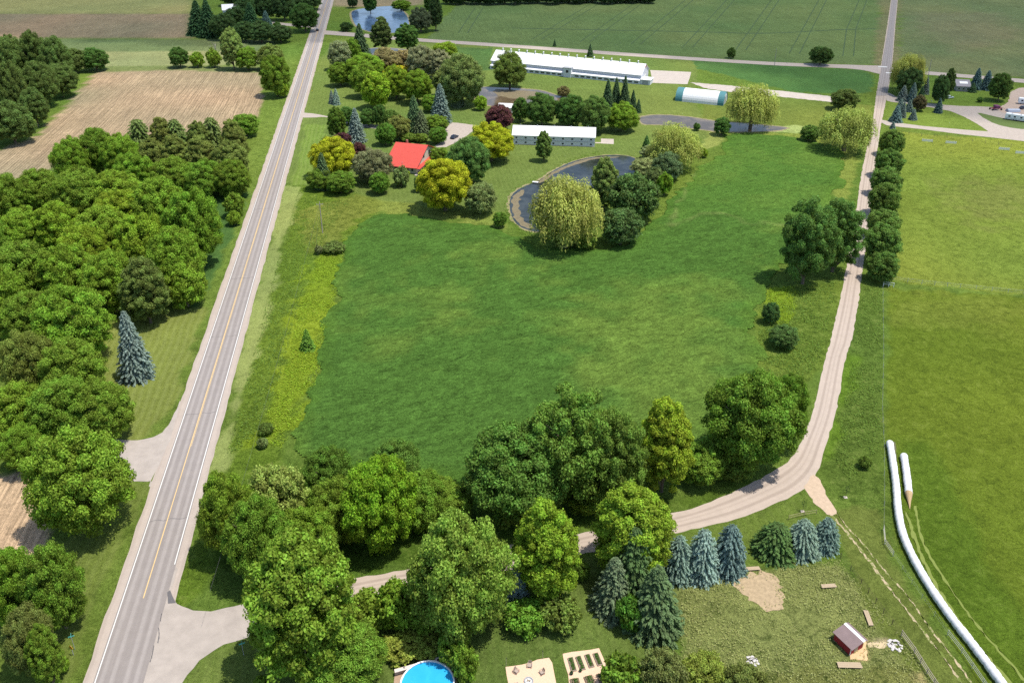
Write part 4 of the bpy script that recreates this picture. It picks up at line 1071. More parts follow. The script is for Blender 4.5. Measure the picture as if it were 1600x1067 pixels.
MB().box(L+.03, L+5.9, -1.9, 5.4, 2.62, 2.75).build('annex_roof', SHEETW, sh)
MB().box(L+1.2, L+4.4, -1.56, -1.503, .2, 2.2).build('annex_door', GREY, sh)

# two storey barn
o, L, a = frame(801, 226, 929, 230)
t = empty('two_storey_barn', o, 'white two storey barn with two rows of small windows above the curved pond', 'barn', None, a)
hb, rise, W_ = 4.3, 2.7, 10.0
gable_wall(L, W_, hb, rise).build('wall', WALLW, t)
gable_roof(L, W_, hb, rise, .35, .1).build('roof', SHEETW, t)
MB().box(-.02, L+.02, -.10, -.004, 2.05, 2.20).build('belt_rail', GREY, t)
MB().box(-.02, L+.02, -.10, -.004, 0, .25).build('foundation', PAD, t)
for z in (.7, 2.8):
    for i in range(9):
        x = 1.6+i*(L-3.2)/8
        f = MB().box(x-.42, x+.42, -.06, -.003, z, z+.75).build('window', GREY, t)
        MB().box(x-.34, x+.34, -.09, -.062, z+.08, z+.67).build('pane', DARK, f)
for i in range(5):
    x = 3+i*(L-6)/4
    MB().tube([(x, W_/2, hb+rise), (x, W_/2, hb+rise+.55)], .18, 8).build('roof_vent', GREY, t)
MB().box(L+.003, L+.06, 3.5, 6.5, .02, 2.9).build('barn_door', GREY, t)

# curved roof shed
o, L, a = frame(1055, 158, 1130, 166)
t = empty('curved_roof_shed', o, 'arched white shed with teal end bands left of the tall willow', 'shed', None, a)
def arch(W_, h, n=18, off=0):
    return [(W_/2-(W_/2+off)*math.cos(math.pi*i/n), (h+off)*math.sin(math.pi*i/n)**.85) for i in range(n+1)]
W_ = 11.0; h_ = 5.6
MB().prism(arch(W_, h_), .15, L-.15).build('end_wall', simple('shed_end', (.55,.58,.58), .6, .1, 1), t)
def shell(x0, x1, mat, nm, off=.06):
    A_, B_ = arch(W_, h_, 18, off), arch(W_, h_, 18, .005); m = MB()
    n = len(A_); V_ = [(x0, *p) for p in A_]+[(x1, *p) for p in A_]+[(x0, *p) for p in B_]+[(x1, *p) for p in B_]
    F_ = []
    for i in range(n-1):
        F_ += [(i, i+1, n+i+1, n+i), (2*n+i, 3*n+i, 3*n+i+1, 2*n+i+1), (i, 2*n+i, 2*n+i+1, i+1), (n+i, n+i+1, 3*n+i+1, 3*n+i)]
    F_ += [(0, n, 3*n, 2*n), (n-1, 3*n-1, 4*n-1, 2*n-1)]
    m.add(V_, F_); return m.build(nm, mat, t, False)
shell(3.4, L-3.0, SHEETW, 'roof'); shell(-.1, 3.38, TEAL, 'roof_band'); shell(L-2.98, L+.1, TEAL, 'roof_band')
MB().box(L-.13, L+.0, 3.0, 8.0, 0, 3.9).build('shed_door', GREY, t)

# farmhouse
A0 = G(650.5, 272); dl = Vector((-.958, .285, 0)).normalized(); 
t = empty('farmhouse', A0, 'farmhouse with a bright red metal roof among golden trees', 'house', None, math.atan2(-dl.y, -dl.x))
L = 12.6; W_ = 23.0; hb, rise = 2.8, 5.2
# local x runs from the far end to the gable end that faces right
Mx = MB().prism([(0, 0), (W_, 0), (W_, hb), (W_/2, hb+rise), (0, hb)], -L, 0); Mx.build('wall', STUC, t)
def slope(x0, x1, y0, z0, y1, z1, th=.14):
    return MB().prism([(y0, z0), (y1, z1), (y1, z1+th), (y0, z0+th)], x0, x1)
s_ = rise/(W_/2); ov = .9
rf = MB(); rf.prism([(-ov, hb-ov*s_+.03), (W_/2, hb+rise+.03), (W_/2, hb+rise+.17), (-ov, hb-ov*s_+.17)], -L-.6, .7)
rf.prism([(W_/2+.004, hb+rise+.03), (W_+ov, hb-ov*s_+.03), (W_+ov, hb-ov*s_+.17), (W_/2+.004, hb+rise+.17)], -L-.6, .7)
roof = rf.build('roof', REDR, t)
MB().box(-.02, 1.9, -.9, W_+.9, 2.35, 2.47).build('gable_canopy', REDR, t)
MB().prism([(1.0, hb+.6), (7.2, hb+.62), (7.2, hb+.74), (1.0, hb+.72)], -L-4.0, -L-.62).build('side_roof', REDR, t)
MB().box(-L-3.7, -L-.02, 1.3, 6.9, 0, hb+.55).build('side_wall', STUC, t)
for (y, z, w2, hh) in ((8.0, 4.0, .7, 1.4), (13.5, 4.0, .7, 1.4), (3.2, .8, .7, 1.2), (9, .8, 1.2, 1.2), (14, .8, .7, 1.2)):
    f = MB().box(.003, .06, y-w2-.1, y+w2+.1, z-.1, z+hh+.1).build('window', TRIMW, t)
    MB().box(.062, .09, y-w2, y+w2, z, z+hh).build('pane', GLASS, f)
for x in (-1.6, -3.6, -6.5, -8.6, -10.6):
    f = MB().box(x-.6, x+.6, -.06, -.003, .8, 2.1).build('window', TRIMW, t)
    MB().box(x-.5, x+.5, -.09, -.062, .9, 2.0).build('pane', GLASS, f)
MB().box(-5.4, -4.6, -.07, -.003, .02, 2.1).build('door', TRIMR, t)
MB().box(-9.2, -8.5, W_/2+.8, W_/2+1.6, hb+rise-1.2, hb+rise+1.0).build('chimney', simple('chimney_brick', (.35,.14,.10), .9, .2, 4), t)
MB().box(0, 4.6, -2.0, 4.0, .01, .16).build('terrace', PAD, t)
MB().tube([(-6, .6, hb+.5), (-6, .6, hb+1.4)], .09, 6).build('vent_pipe', GREY, roof)

def small_house(px0, py0, px1, py1, W_, hb, rise, wm, rm, name, label, cat, nwin=3, skylight=False):
    o, L, a = frame(px0, py0, px1, py1); t = empty(name, o, label, cat, None, a)
    gable_wall(L, W_, hb, rise).build('wall', wm, t); r_ = gable_roof(L, W_, hb, rise, .4, .12).build('roof', rm, t)
    for i in range(nwin):
        x = L*(i+.5)/nwin
        f = MB().box(x-.7, x+.7, -.06, -.003, .9, 2.1).build('window', TRIMW, t); MB().box(x-.6, x+.6, -.09, -.062, 1.0, 2.0).build('pane', GLASS, f)
    if skylight:
        s = rise/(W_/2); MB().prism([(W_*.18, hb+W_*.18*s+.145), (W_*.34, hb+W_*.34*s+.145), (W_*.34, hb+W_*.34*s+.2), (W_*.18, hb+W_*.18*s+.2)], L*.25, L*.85).build('roof_panel', TRIMW, r_)
    return t
small_house(779, 176, 800, 177, 5.5, 2.6, 1.2, WALLW, SHEETW, 'garden_shed', 'small white roofed shed beside the purple tree', 'shed', 2)
small_house(1494, 143, 1515, 144, 11, 2.8, 2.2, simple('grey_siding', (.25,.24,.25), .8, .1, 2), simple('grey_shingle', (.24,.23,.25), .85, .15, 2), 'grey_house', 'grey house with a white strip on its roof beyond the lane', 'house', 3, True)
small_house(1470, 134, 1486, 135, 7, 2.4, 1.5, simple('dull_siding', (.28,.28,.28), .8, .1, 2), simple('pale_shingle', (.45,.44,.46), .85, .15, 2), 'lane_garage', 'pale roofed garage half hidden by dark trees left of the grey house', 'garage', 2)
small_house(349, 26, 386, 24, 16, 4.5, 3, WALLG, SHEETW, 'far_shed', 'white roofed shed among dark trees at the top left', 'shed', 3)

# red chicken coop in the paddock
o = G(1302, 1000); o2 = G(1327, 1024); d = o2-o; a = math.atan2(d.y, d.x); L = d.length; W_ = 2.9
t = empty('chicken_coop', o, 'small red coop with a brown roof and white ridge strip in the paddock', 'coop', None, a)
RED = ribbed('red_boards', (.30,.025,.03), .22, 0, .3, .8); TINR = ribbed('brown_tin', (.20,.145,.145), .25, 0, .15, .6, .15)
hb = 1.5
MB().prism([(0, .12), (W_, .12), (W_, hb+.35), (0, hb)], 0, L).build('wall', RED, t)
rf = MB().prism([(-.12, hb+.0), (W_-.6, hb+.42), (W_-.6, hb+.48), (-.12, hb+.06)], -.35, L+.35).build('roof', TINR, t)
MB().prism([(W_-.596, hb+.43), (W_-.15, hb+.52), (W_-.15, hb+.58), (W_-.596, hb+.49)], -.35, L+.35).build('ridge_strip', TRIMW, rf)
MB().prism([(W_-.146, hb+.42), (W_+.5, hb+.20), (W_+.5, hb+.26), (W_-.146, hb+.48)], -.35, L+.35).build('back_roof', TINR, rf)
MB().box(L+.003, L+.05, .9, 1.7, .3, 1.35).build('coop_door', WOODP, t)
for x in (.1, L-.1):
    for y in (.1, W_-.1): MB().box(x-.07, x+.07, y-.07, y+.07, 0, .25).build('leg', TRIMW, t)
MB().box(L+.002, L+.06, -.02, .10, .25, hb).build('corner_board', TRIMW, t)

# swimming pool with its deck and fence
pc = G(668, 1078); R = 4.0
t = empty('swimming_pool', pc, 'round above ground pool with blue water at the bottom edge', 'pool')
n = 28
m = MB(); ring = lambda r, z: [(r*math.cos(2*math.pi*i/n), r*math.sin(2*math.pi*i/n), z) for i in range(n)]
V_ = ring(R, 0)+ring(R, 1.25)+ring(R-.06, 1.25)+ring(R-.06, .05); F_ = []
for k in range(3):
    for i in range(n): F_.append((k*n+i, k*n+(i+1) % n, (k+1)*n+(i+1) % n, (k+1)*n+i))
m.add(V_, F_); m.build('pool_wall', simple('pool_wall', (.55,.58,.62), .5, .08, 2), t)
m = MB(); V_ = ring(R+.12, 1.26)+ring(R+.12, 1.31)+ring(R-.12, 1.31)+ring(R-.12, 1.26); F_ = []
for k in range(4):
    for i in range(n): F_.append((k*n+i, k*n+(i+1) % n, ((k+1) % 4)*n+(i+1) % n, ((k+1) % 4)*n+i))
m.add(V_, F_); m.build('pool_rim', TRIMW, t)
mw_ = N('pool_water'); pp = mw_.pos()
mw_.l(mw_.mix(mw_.noise(.5, 3, .5, pp, 1), (.02,.30,.62), (.04,.40,.72)), mw_.b.inputs['Base Color']); mw_.b.inputs['Roughness'].default_value = .12; mw_.b.inputs['IOR'].default_value = 1.33
mw_.bump(mw_.noise(3, 2, .5, pp), .2, .03)
m = MB(); m.add(ring(R-.062, 1.08), [tuple(range(n))]); m.build('pool_water', mw_.m, t)
MULCH = simple('mulch', (.34,.24,.17), .95, .5, 6, obj=False); GRAVP = simple('pea_gravel', (.60,.42,.30), .95, .25, 5, obj=False)
sheet('pool_surround', MULCH, [(617,1053),(702,1029),(712,1060),(725,1130),(610,1140)], .03, jit=.08, curve=1)
def fence(name, pts, label, hgt=1.1, gap=2.2, rails=(.45, .95), mat=None, post=.05, rt=.03, zt=True):
    """post and rail fence along ground points"""
    P = [G(*p) for p in pts]; t = empty(name, P[0], label, 'fence'); mat = mat or WOOD; o0 = P[0]
    for a, b in zip(P[:-1], P[1:]):
        d = b-a; n = max(1, int(round(d.length/gap)))
        for k in range(n+(1 if b is P[-1] else 0)):
            p = a+d*(k/n)-o0; MB().tube([(p.x, p.y, 0), (p.x, p.y, hgt)], post, 6).build('post', mat, t)
        for z in rails:
            MB().tube([(a.x-o0.x, a.y-o0.y, z), (b.x-o0.x, b.y-o0.y, z)], rt, 4).build('rail', mat, t)
    return t
# low timber screen behind the pool
a_, b_ = G(617, 1055), G(703, 1031); d = b_-a_; t = empty('pool_screen', a_, 'low whitewashed timber screen behind the pool', 'fence', None, math.atan2(d.y, d.x))
MB().box(0, d.length, -.30, .30, .95, 1.02).build('top_board', simple('white_wash', (.58,.50,.46), .8, .15, 4), t)
MB().box(0, d.length, -.03, .03, .1, .94).build('boards', ribbed('screen_boards', (.40,.34,.30), .16, 0, .5, .8), t)
for i in range(5): MB().box(i*d.length/4-.06 if i else 0, i*d.length/4+.06, .031, .14, 0, .94).build('post', WOOD, t)
MB().box(d.length*.76, d.length*.98, -.28, -.04, 1.022, 1.10).build('planter', DARK, t)

# gravel seating patch with chairs round a fire ring
sheet('gravel_patch', GRAVP, [(790,1042),(802,1040),(840,1031),(858,1027),(862,1035),(868,1066),(874,1110),(800,1120)], .028, jit=.12, curve=1)
t = empty('fire_ring', G(826, 1064), 'round metal fire ring in the middle of the gravel seating patch', 'fire pit')
n = 14
m = MB(); 
for i in range(n):
    a = 2*math.pi*i/n; c, s = math.cos(a), math.sin(a)
    m.tube([(.62*c-.12*s, .62*s+.12*c, .12), (.62*c+.12*s, .62*s-.12*c, .12)], .11, 6)
m.build('ring_stones', simple('ring_stone', (.35,.36,.38), .8, .2, 6), t)
MB().tube([(0,0,.02),(0,0,.10)], .5, 14).build('ash_bed', simple('ash', (.55,.55,.55), .95, .2, 8), t)
MB().tube([(-.3,-.1,.16),(.3,.12,.2)], .06, 6).tube([(-.2,.2,.2),(.25,-.2,.22)], .05, 6).build('log', WOODP, t)
def chair(px, py, look, label):
    g = G(px, py); a = math.atan2(look.y-g.y, look.x-g.x)
    t = empty('garden_chair', g, label, 'chair', 'chairs on the gravel patch', a); M_ = simple('chair_wood', (.34,.27,.23), .7, .1, 5)
    MB().prism([(-.28, .30), (-.28, .34), (.28, .34), (.28, .30)], -.28, .30).build('seat', M_, t)
    m = MB()
    for i in range(5): m.box(-.36+0, -.33, -.27+i*.11, -.27+i*.11+.09, .34, .95+.05*(2-abs(i-2)))
    m.build('backrest', M_, t)
    for y in (-.34, .31): MB().box(-.34, .34, y-.04, y+.06, .52, .56).build('armrest', M_, t)
    for x in (-.25, .28):
        for y in (-.30, .30): MB().box(x-.03, x+.03, y-.03, y+.03, 0, .5).build('leg', M_, t)
cf = G(826, 1064)
chair(807, 1050, cf, 'wooden chair at the upper left of the fire ring'); chair(828, 1041, cf, 'wooden chair above the fire ring')
chair(847, 1052, cf, 'wooden chair at the upper right of the fire ring'); chair(808, 1073, cf, 'wooden chair at the lower left of the fire ring')
for (x, y, lb) in ((791,1040,'thin light post at the corner of the gravel seating patch'), (848,1029,'dark torch pole at the top of the gravel seating patch')):
    t = empty('torch_pole', G(x, y), lb, 'garden torch'); MB().tube([(0,0,0),(0,0,1.6)], .03, 6).build('pole', WOOD, t); MB().tube([(0,0,1.6),(0,0,1.66),(0,0,1.85)], [.05,.08,.04], 8).build('torch_head', DARK, t)
# vegetable patch with raised beds
sheet('vegetable_patch', GRAVP, [(879,1021),(936,1012),(945,1030),(953,1060),(960,1110),(896,1115),(890,1065)], .028, jit=.12, curve=1)
SOIL = simple('bed_soil', (.16,.115,.08), .95, .3, 6)
for i, (x0, y0, x1, y1, lb) in enumerate(((891,1028,897,1049,'leftmost upper raised bed of seedlings'),(903,1026,911,1047,'second upper raised bed of seedlings'),(917,1023,925,1043,'third upper raised bed of seedlings'),(930,1021,938,1040,'rightmost upper raised bed of seedlings'),(897,1060,901,1076,'lower left planting bed'),(918,1056,925,1072,'lower middle planting bed'),(938,1052,944,1068,'lower right planting bed'))):
    a, b = G(x0, y0), G(x1, y1); d = b-a; wd = .85 if i < 4 else 1.5
    t = empty('raised_bed', a, lb, 'garden bed', 'beds in the vegetable patch', math.atan2(d.y, d.x)); Lb = d.length
    if i < 4:
        m = MB(); m.box(0, Lb, -wd/2, -wd/2+.06, 0, .26).box(0, Lb, wd/2-.06, wd/2, 0, .26).box(0, .06, -wd/2+.062, wd/2-.062, 0, .26).box(Lb-.06, Lb, -wd/2+.062, wd/2-.062, 0, .26); m.build('frame', WOOD, t)
    MB().box(.062, Lb-.062, -wd/2+.064, wd/2-.064, .01, .20).build('soil', SOIL, t)
    rs = np.random.RandomState(i); k = 260; Q = np.stack([rs.uniform(.15, Lb-.15, k), np.round(rs.uniform(-1, 1, k))*wd*.22+rs.normal(size=k)*.07, rs.uniform(.22, .42, k)], 1)
    p = link('seedlings', leaf_mesh('seedlings', Q, sph(rs, k, 0)+[0, 0, .5], np.full(k, .09), rs.uniform(.2, .8, k), .5, rs), None, t); p.color = (.09,.18,.04,1)
for (x, y, r, lb) in ((893,1053,.25,'dark round pot in the vegetable patch'),(907,1049,.2,'small brown pot in the vegetable patch')):
    t = empty('plant_pot', G(x, y), lb, 'pot'); MB().tube([(0,0,.03),(0,0,.35)], [r*.8, r], 12).build('pot_body', DARK, t)
    rs = np.random.RandomState(9); p = link('foliage', leaf_mesh('pot_foliage', sph(rs, 60, 0)*r+[0, 0, .35], sph(rs, 60, 0), np.full(60, .09), rs.uniform(.2, .8, 60), .5, rs), None, t); p.color = (.07,.15,.04,1)

# rubble heaps and troughs in the paddock
STONE = simple('pale_stone', (.50,.47,.46), .9, .2, 6)
def heap(px, py, r, nst, label, seed, hoop):
    t = empty('stone_heap', G(px, py), label, 'stone heap'); rs = random.Random(seed)
    bm = bmesh.new()
    for i in range(nst):
        a = rs.uniform(0, 6.28); q = r*math.sqrt(rs.random()); s = rs.uniform(.12, .26)
        v = bmesh.ops.create_icosphere(bm, subdivisions=1, radius=s)['verts']
        for k in v: k.co = Vector((k.co.x*rs.uniform(.8, 1.2)+q*math.cos(a), k.co.y*rs.uniform(.8, 1.2)+q*math.sin(a), k.co.z*.6+s*.3+.15*(1-q/r)))
    me = bpy.data.meshes.new('stones'); bm.to_mesh(me); bm.free(); link('stones', me, STONE, t)
    if hoop:
        pts = [(-.8+1.6*k/8, .1, .35+.35*math.sin(math.pi*k/8)) for k in range(9)]; MB().tube(pts, .05, 6).build('hose', DARK, t)
heap(1398, 1008, 1.1, 60, 'pale stone heap with a black hose loop beside the coop fence', 1, True)
heap(1175, 1033, .9, 50, 'pale stone heap at the bottom edge of the paddock', 2, True)
sheet('straw_patch', simple('straw', (.33,.25,.155), .95, .55, 1.6, bump=.5, obj=False), STRAW, .03, world=True, jit=.6, step=.5)
for (x0, y0, x1, y1, lb) in ((1163,890.5,1187,889,'pale board lying above the straw patch'),(1283,917.5,1306,916,'tan board lying below the trio of spruces'),(1352,955,1361,979,'tan board lying between the coop and the paddock fence'),(1308,1040,1346,1041,'wide tan board lying below the coop')):
    a, b = G(x0, y0), G(x1, y1); d = b-a; t = empty('ground_board', a, lb, 'board', None, math.atan2(d.y, d.x)); w2 = .38 if y0 < 1000 else .5
    for i in range(3): MB().box(.02*i, d.length-.03*i, -w2+i*w2*.67, -w2+i*w2*.67+w2*.64, .30, .34).build('plank', WOODP, t)
    for x in (.2, d.length-.3): MB().box(x, x+.1, -w2, w2*.98, .0, .298).build('bearer', WOODP, t)
sheet('coop_yard', simple('coop_sand', (.52,.36,.20), .95, .25, 3, obj=False), [(1331,1013),(1353,996),(1355,1032),(1345,1030),(1328,1030)], .03, jit=.15, curve=1, step=.5)
sheet('coop_yard', simple('coop_path', (.44,.35,.22), .95, .25, 3, obj=False), [(1354,1003),(1392,1001),(1394,1008),(1374,1012),(1355,1011)], .032, jit=.3, curve=1, step=.6)

# fences
WIRE = simple('fence_wire', (.30,.31,.30), .6, .1, 3)
fence('track_fence', [(1380,828),(1382,850),(1395,869)], 'short pale rail fence beside the long white bale tube', 1.2, 2.5, (.4,.8,1.15), simple('pale_rail', (.42,.40,.36), .85, .15, 4))
fence('track_fence', [(1395,869),(1440,935),(1480,992)], 'thin wire fence along the grass left of the long bale tube', 1.1, 3.5, (.5,1.0), WIRE, .03, .008)
fence('track_fence', [(1480,992),(1502,1020),(1535,1068),(1560,1105)], 'grey rail fence at the lower end of the long bale tube', 1.2, 2.8, (.4,.8,1.15), simple('grey_rail', (.36,.37,.34), .85, .15, 4))
fence('paddock_fence', [(1313,872),(1345,912),(1380,958),(1408,993)], 'dark wire fence of the chicken paddock', 1.2, 2.4, (.3,.7,1.15), simple('dark_post', (.10,.07,.05), .9, .2, 4), .05, .012)
fence('paddock_fence', [(1408,993),(1428,1020),(1448,1052),(1470,1085)], 'wooden board fence at the lower corner of the paddock', 1.3, 2.2, (.35,.75,1.2), WOOD, .07, .05)
fence('paddock_fence', [(1232,812),(1256,806),(1275,803)], 'short rail fence behind the blue spruces by the dirt track', 1.1, 2.5, (.5,1.0), WOODP, .05, .03)
fence('pasture_fence', [(1380,447),(1396,449)], 'white gate rail at the corner of the pasture below the tree row', 1.4, 1.8, (.7,1.35), TRIMW, .08, .06)
fence('pasture_fence', [(1396,438),(1440,444),(1500,450),(1600,460),(1700,471)], 'long wire fence between the two right hand pastures', 1.3, 4.0, (.4,.85,1.25), simple('grey_post', (.40,.42,.40), .8, .15, 3), .06, .02)
fence('pasture_fence', [(1379,450),(1380,560),(1378,640),(1381,700),(1381,790),(1380,828)], 'thin post and wire fence along the near pasture edge', 1.2, 5.0, (.5,1.1), WIRE, .04, .006)
fence('pasture_fence', [(1394,205),(1420,210),(1500,219),(1600,232),(1700,245)], 'wire fence across the far end of the upper pasture', 1.2, 5.0, (.5,1.1), simple('brown_post', (.25,.2,.14), .9, .15, 3), .07, .015)
PR = 'white boards on the far pasture fence'
for (x0, x1, y, lb) in ((1440,1457,222,'leftmost white board panel on the far pasture fence'),(1477,1494,225,'second white board panel on the far pasture fence'),(1560,1577,235,'third white board panel on the far pasture fence'),(1586,1606,241,'white board panel on the far pasture fence at the photo edge')):
    a, b = G(x0, y), G(x1, y+1.2); d = b-a; t = empty('jump_panel', a, lb, 'fence panel', PR, math.atan2(d.y, d.x))
    MB().box(0, d.length, -.04, .04, .35, 1.35).build('board', simple('old_white', (.80,.78,.66), .8, .1, 3), t)
    for x in (0, d.length-.1): MB().box(x, x+.1, .042, .14, 0, 1.5).build('post', WOOD, t)

# white wrapped bale tubes
BAG = simple('bale_wrap', (.64,.64,.66), .5, .14, 3, spec=.35, bump=.8)
def tube_bag(name, pts, r, label, open_end):
    P = catmull([G(*p) for p in pts], 24); t = empty(name, P[0], label, 'bale tube'); o0 = P[0]
    Q = [P[0]]; 
    L = [0]
    for i in range(1, len(P)): L.append(L[-1]+(P[i]-P[i-1]).length)
    n = int(L[-1]/.16); pts_ = []; rr = []
    for i in range(n+1):
        s = L[-1]*i/n; j = max(1, min(len(L)-1, next((q for q in range(1, len(L)) if L[q] >= s), len(L)-1)))
        f = (s-L[j-1])/max(1e-6, L[j]-L[j-1]); p = P[j-1].lerp(P[j], f)-o0
        ph = (s % 1.3)/1.3; k = r*(1-.15*max(0, math.cos(2*math.pi*ph))**4+.03*math.sin(s*1.7)+.02*math.sin(s*.9+1))
        if s < .5: k *= .55+.45*(s/.5)**.5
        pts_.append((p.x, p.y, r*.93+.0)); rr.append(k)
    MB().tube(pts_, rr, 16).build('wrap', BAG, t, True)
    if open_end:
        e = Vector(pts_[-1]); d = (e-Vector(pts_[-4])).normalized()
        MB().tube([e, e+d*.6, e+d*2.2+Vector((0,0,-.4)), e+d*4.0+Vector((0,0,-.58))], [r*.93, r*.85, r*.4, .05], 12).build('loose_hay', simple('hay', (.38,.27,.15), .95, .35, 6), t)
    return t
tube_bag('bale_tube', [(1389,694),(1394,725),(1399,762),(1402,800),(1409,836),(1425,874),(1452,921),(1486,970),(1519,1012),(1556,1061),(1600,1120)], .72, 'long white wrapped bale tube curving down beside the dark pasture', False)
tube_bag('bale_tube', [(1411,714),(1415,740),(1419,774)], .72, 'short white wrapped bale tube with brown hay spilling from its end', True)
tag(sheet('tube_shadow_strip', simple('tube_shadow_tone', (.10,.10,.05), .95, .3, 2, obj=False), [(1399,690),(1402,730),(1409,790),(1416,835),(1432,872),(1460,920),(1494,968),(1528,1010),(1566,1060),(1560,1062),(1520,1012),(1486,970),(1452,921),(1424,874),(1408,836),(1401,790),(1393,730),(1390,692)], .016, jit=.12, curve=1))  # shadow of the long bale tube, painted as a dark sheet on the grass
bpy.data.objects['tube_shadow_strip'].name = 'painted_tube_shadow'

# ------------------------------------------------------------------ poles, signs, vehicles
POLEW = simple('pole_wood', (.36,.31,.27), .9, .2, 3); CABLE = simple('cable', (.08,.08,.08), .6, .1, 3)
PG = 'wooden utility poles along the roads'
tops = []
def upole(px, py, h, label, ang=ROAD_ANG+math.pi/2, arm=True):
    g = G(px, py); t = empty('utility_pole', g, label, 'utility pole', PG, ang)
    MB().tube([(0,0,0),(0,0,h)], [.17,.11], 8).build('pole', POLEW, t)
    if arm:
        MB().box(-1.1, 1.1, .11, .22, h-.9, h-.75).build('crossarm', POLEW, t)
    for x in ((-1, 0, 1) if arm else (0,)):
        MB().tube([(x, .16, h-.748), (x, .16, h-.5)], [.06,.04], 6).build('insulator', GREY, t)
    tops.append(g+Vector((0, 0, h-.45))); return g
upole(504, 364, 11, 'wooden utility pole standing in the rough strip beside the road')
upole(1210, 103, 10, 'thin utility pole beside the far cross road', arm=False)
upole(1462, 155, 11, 'utility pole beside the lane at the far crossing')
upole(1450, 121, 10, 'utility pole beside the cross road right of the crossing willow', arm=False)
p0 = tops[0]
def wire(a, b, label, sag=1.2, base=None):
    t = empty('power_line', Vector((a.x, a.y, 0)), label, 'cable'); pts = []
    for i in range(17):
        k = i/16; p = a.lerp(b, k); pts.append((p.x-a.x, p.y-a.y, p.z-sag*4*k*(1-k)))
    MB().tube(pts, .018, 4).build('cable', CABLE, t)
gw = G(493, 394)
wire(p0, Vector((gw.x, gw.y, .1)), 'guy wire from the utility pole down to the rough strip', 0.02)
q = G(340, 985); wire(p0, Vector((q.x, q.y, 8.5)), 'power cable running from the roadside pole over the side road', 1.6)

def blade_sign(px, py, h, label, mat, w_=.9, hh=.2, two=True):
    g = G(px, py); t = empty('street_sign', g, label, 'street sign', None, .4)
    MB().tube([(0,0,0),(0,0,h)], .045, 6).build('sign_post', GREY, t)
    MB().box(-w_/2, w_/2, -.012, .012, h+.01, h+.01+hh).build('sign_plate', mat, t)
    if two: MB().box(-.012, .012, -w_/2, w_/2, h+.02+hh, h+.02+hh*2).build('sign_plate', mat, t)
SGN = simple('sign_green', (.10,.42,.38), .5, .08, 3)
blade_sign(381, 1023, 2.4, 'pale blue green street name sign on the grass beside the side road', SGN)
blade_sign(117, 1014, 2.7, 'pale blue green street name sign above the yellow warning sign', SGN)
t = empty('warning_sign', G(115, 1023), 'yellow orange diamond warning sign at the road edge in the lower left corner', 'road sign', None, -.5)
MB().tube([(0,0,0),(0,0,2.0)], .05, 6).build('sign_post', GREY, t)
MB().prism([(-.5, 1.7), (0, 1.2), (.5, 1.7), (0, 2.2)], -.075, -.052).build('sign_plate', simple('sign_yellow', (.75,.36,.02), .5, .08, 3), t)
o_ = t; 
for ob in [c for c in t.children if c.name.startswith('sign_plate')]: ob.rotation_euler = (0, 0, math.pi/2)
for (x, y, lb) in ((354,163,'small yellow marker'),):
    pass
t = empty('road_marker', G(488, 146), 'small yellow marker post on the lawn near the paved road', 'marker'); MB().tube([(0,0,0),(0,0,1.4)], .06, 6).build('marker_post', GREY, t); MB().box(-.3,.3,-.09,-.062,1.0,1.5).build('marker_plate', simple('marker_yellow', (.7,.55,.05), .5, .1, 3), t)
# two young saplings staked in the grass
for (x, y, lb) in ((1321,777,'staked bare sapling between the dirt track and the bale tubes'),(1254,799,'staked bare sapling between the gravel road and the dirt track')):
    t = empty('sapling', G(x, y), lb, 'sapling'); m = MB(); m.tube([(0,0,0),(.03,0,1.6),(0,.05,2.6)], [.035,.025,.01], 5)
    rs = np.random.RandomState(int(x))
    for k in range(7):
        a = k*2.2; z = 1.1+k*.2; m.tube([(0,0,z),(.35*math.cos(a),.35*math.sin(a),z+.45)], [.014,.006], 4)
    m.build('stem', BARK, t)
    Q = np.stack([rs.normal(size=110)*.30, rs.normal(size=110)*.30, rs.uniform(1.2, 2.8, 110)], 1)
    c_ = link('crown', leaf_mesh('sapling_crown', Q, sph(rs, 110, 0), np.full(110, .11), rs.uniform(.2, .8, 110), .5, rs), None, t); c_.color = (.07,.13,.03,1)
    MB().box(-.35, .35, -.3, .3, 0, .06).build('mulch_mat', PAD, t)
# dead tree on the field hedge line
t = empty('dead_tree', G(341, 102), 'bare grey dead tree leaning on the field hedge line', 'tree'); m = MB(); rs = random.Random(3)
m.tube([(0,0,0),(.3,0,5),(-.8,0,11)], [.4,.3,.1], 7)
for k in range(16):
    z = 4+k*.5; a = rs.uniform(0, 6.28); l_ = rs.uniform(2, 4.5); m.tube([(0,0,z),(l_*.5*math.cos(a),l_*.5*math.sin(a),z+1.5),(l_*math.cos(a),l_*math.sin(a),z+3.2)], [.13,.09,.03], 5)
m.build('trunk', simple('dead_wood', (.42,.38,.36), .9, .15, 3), t)

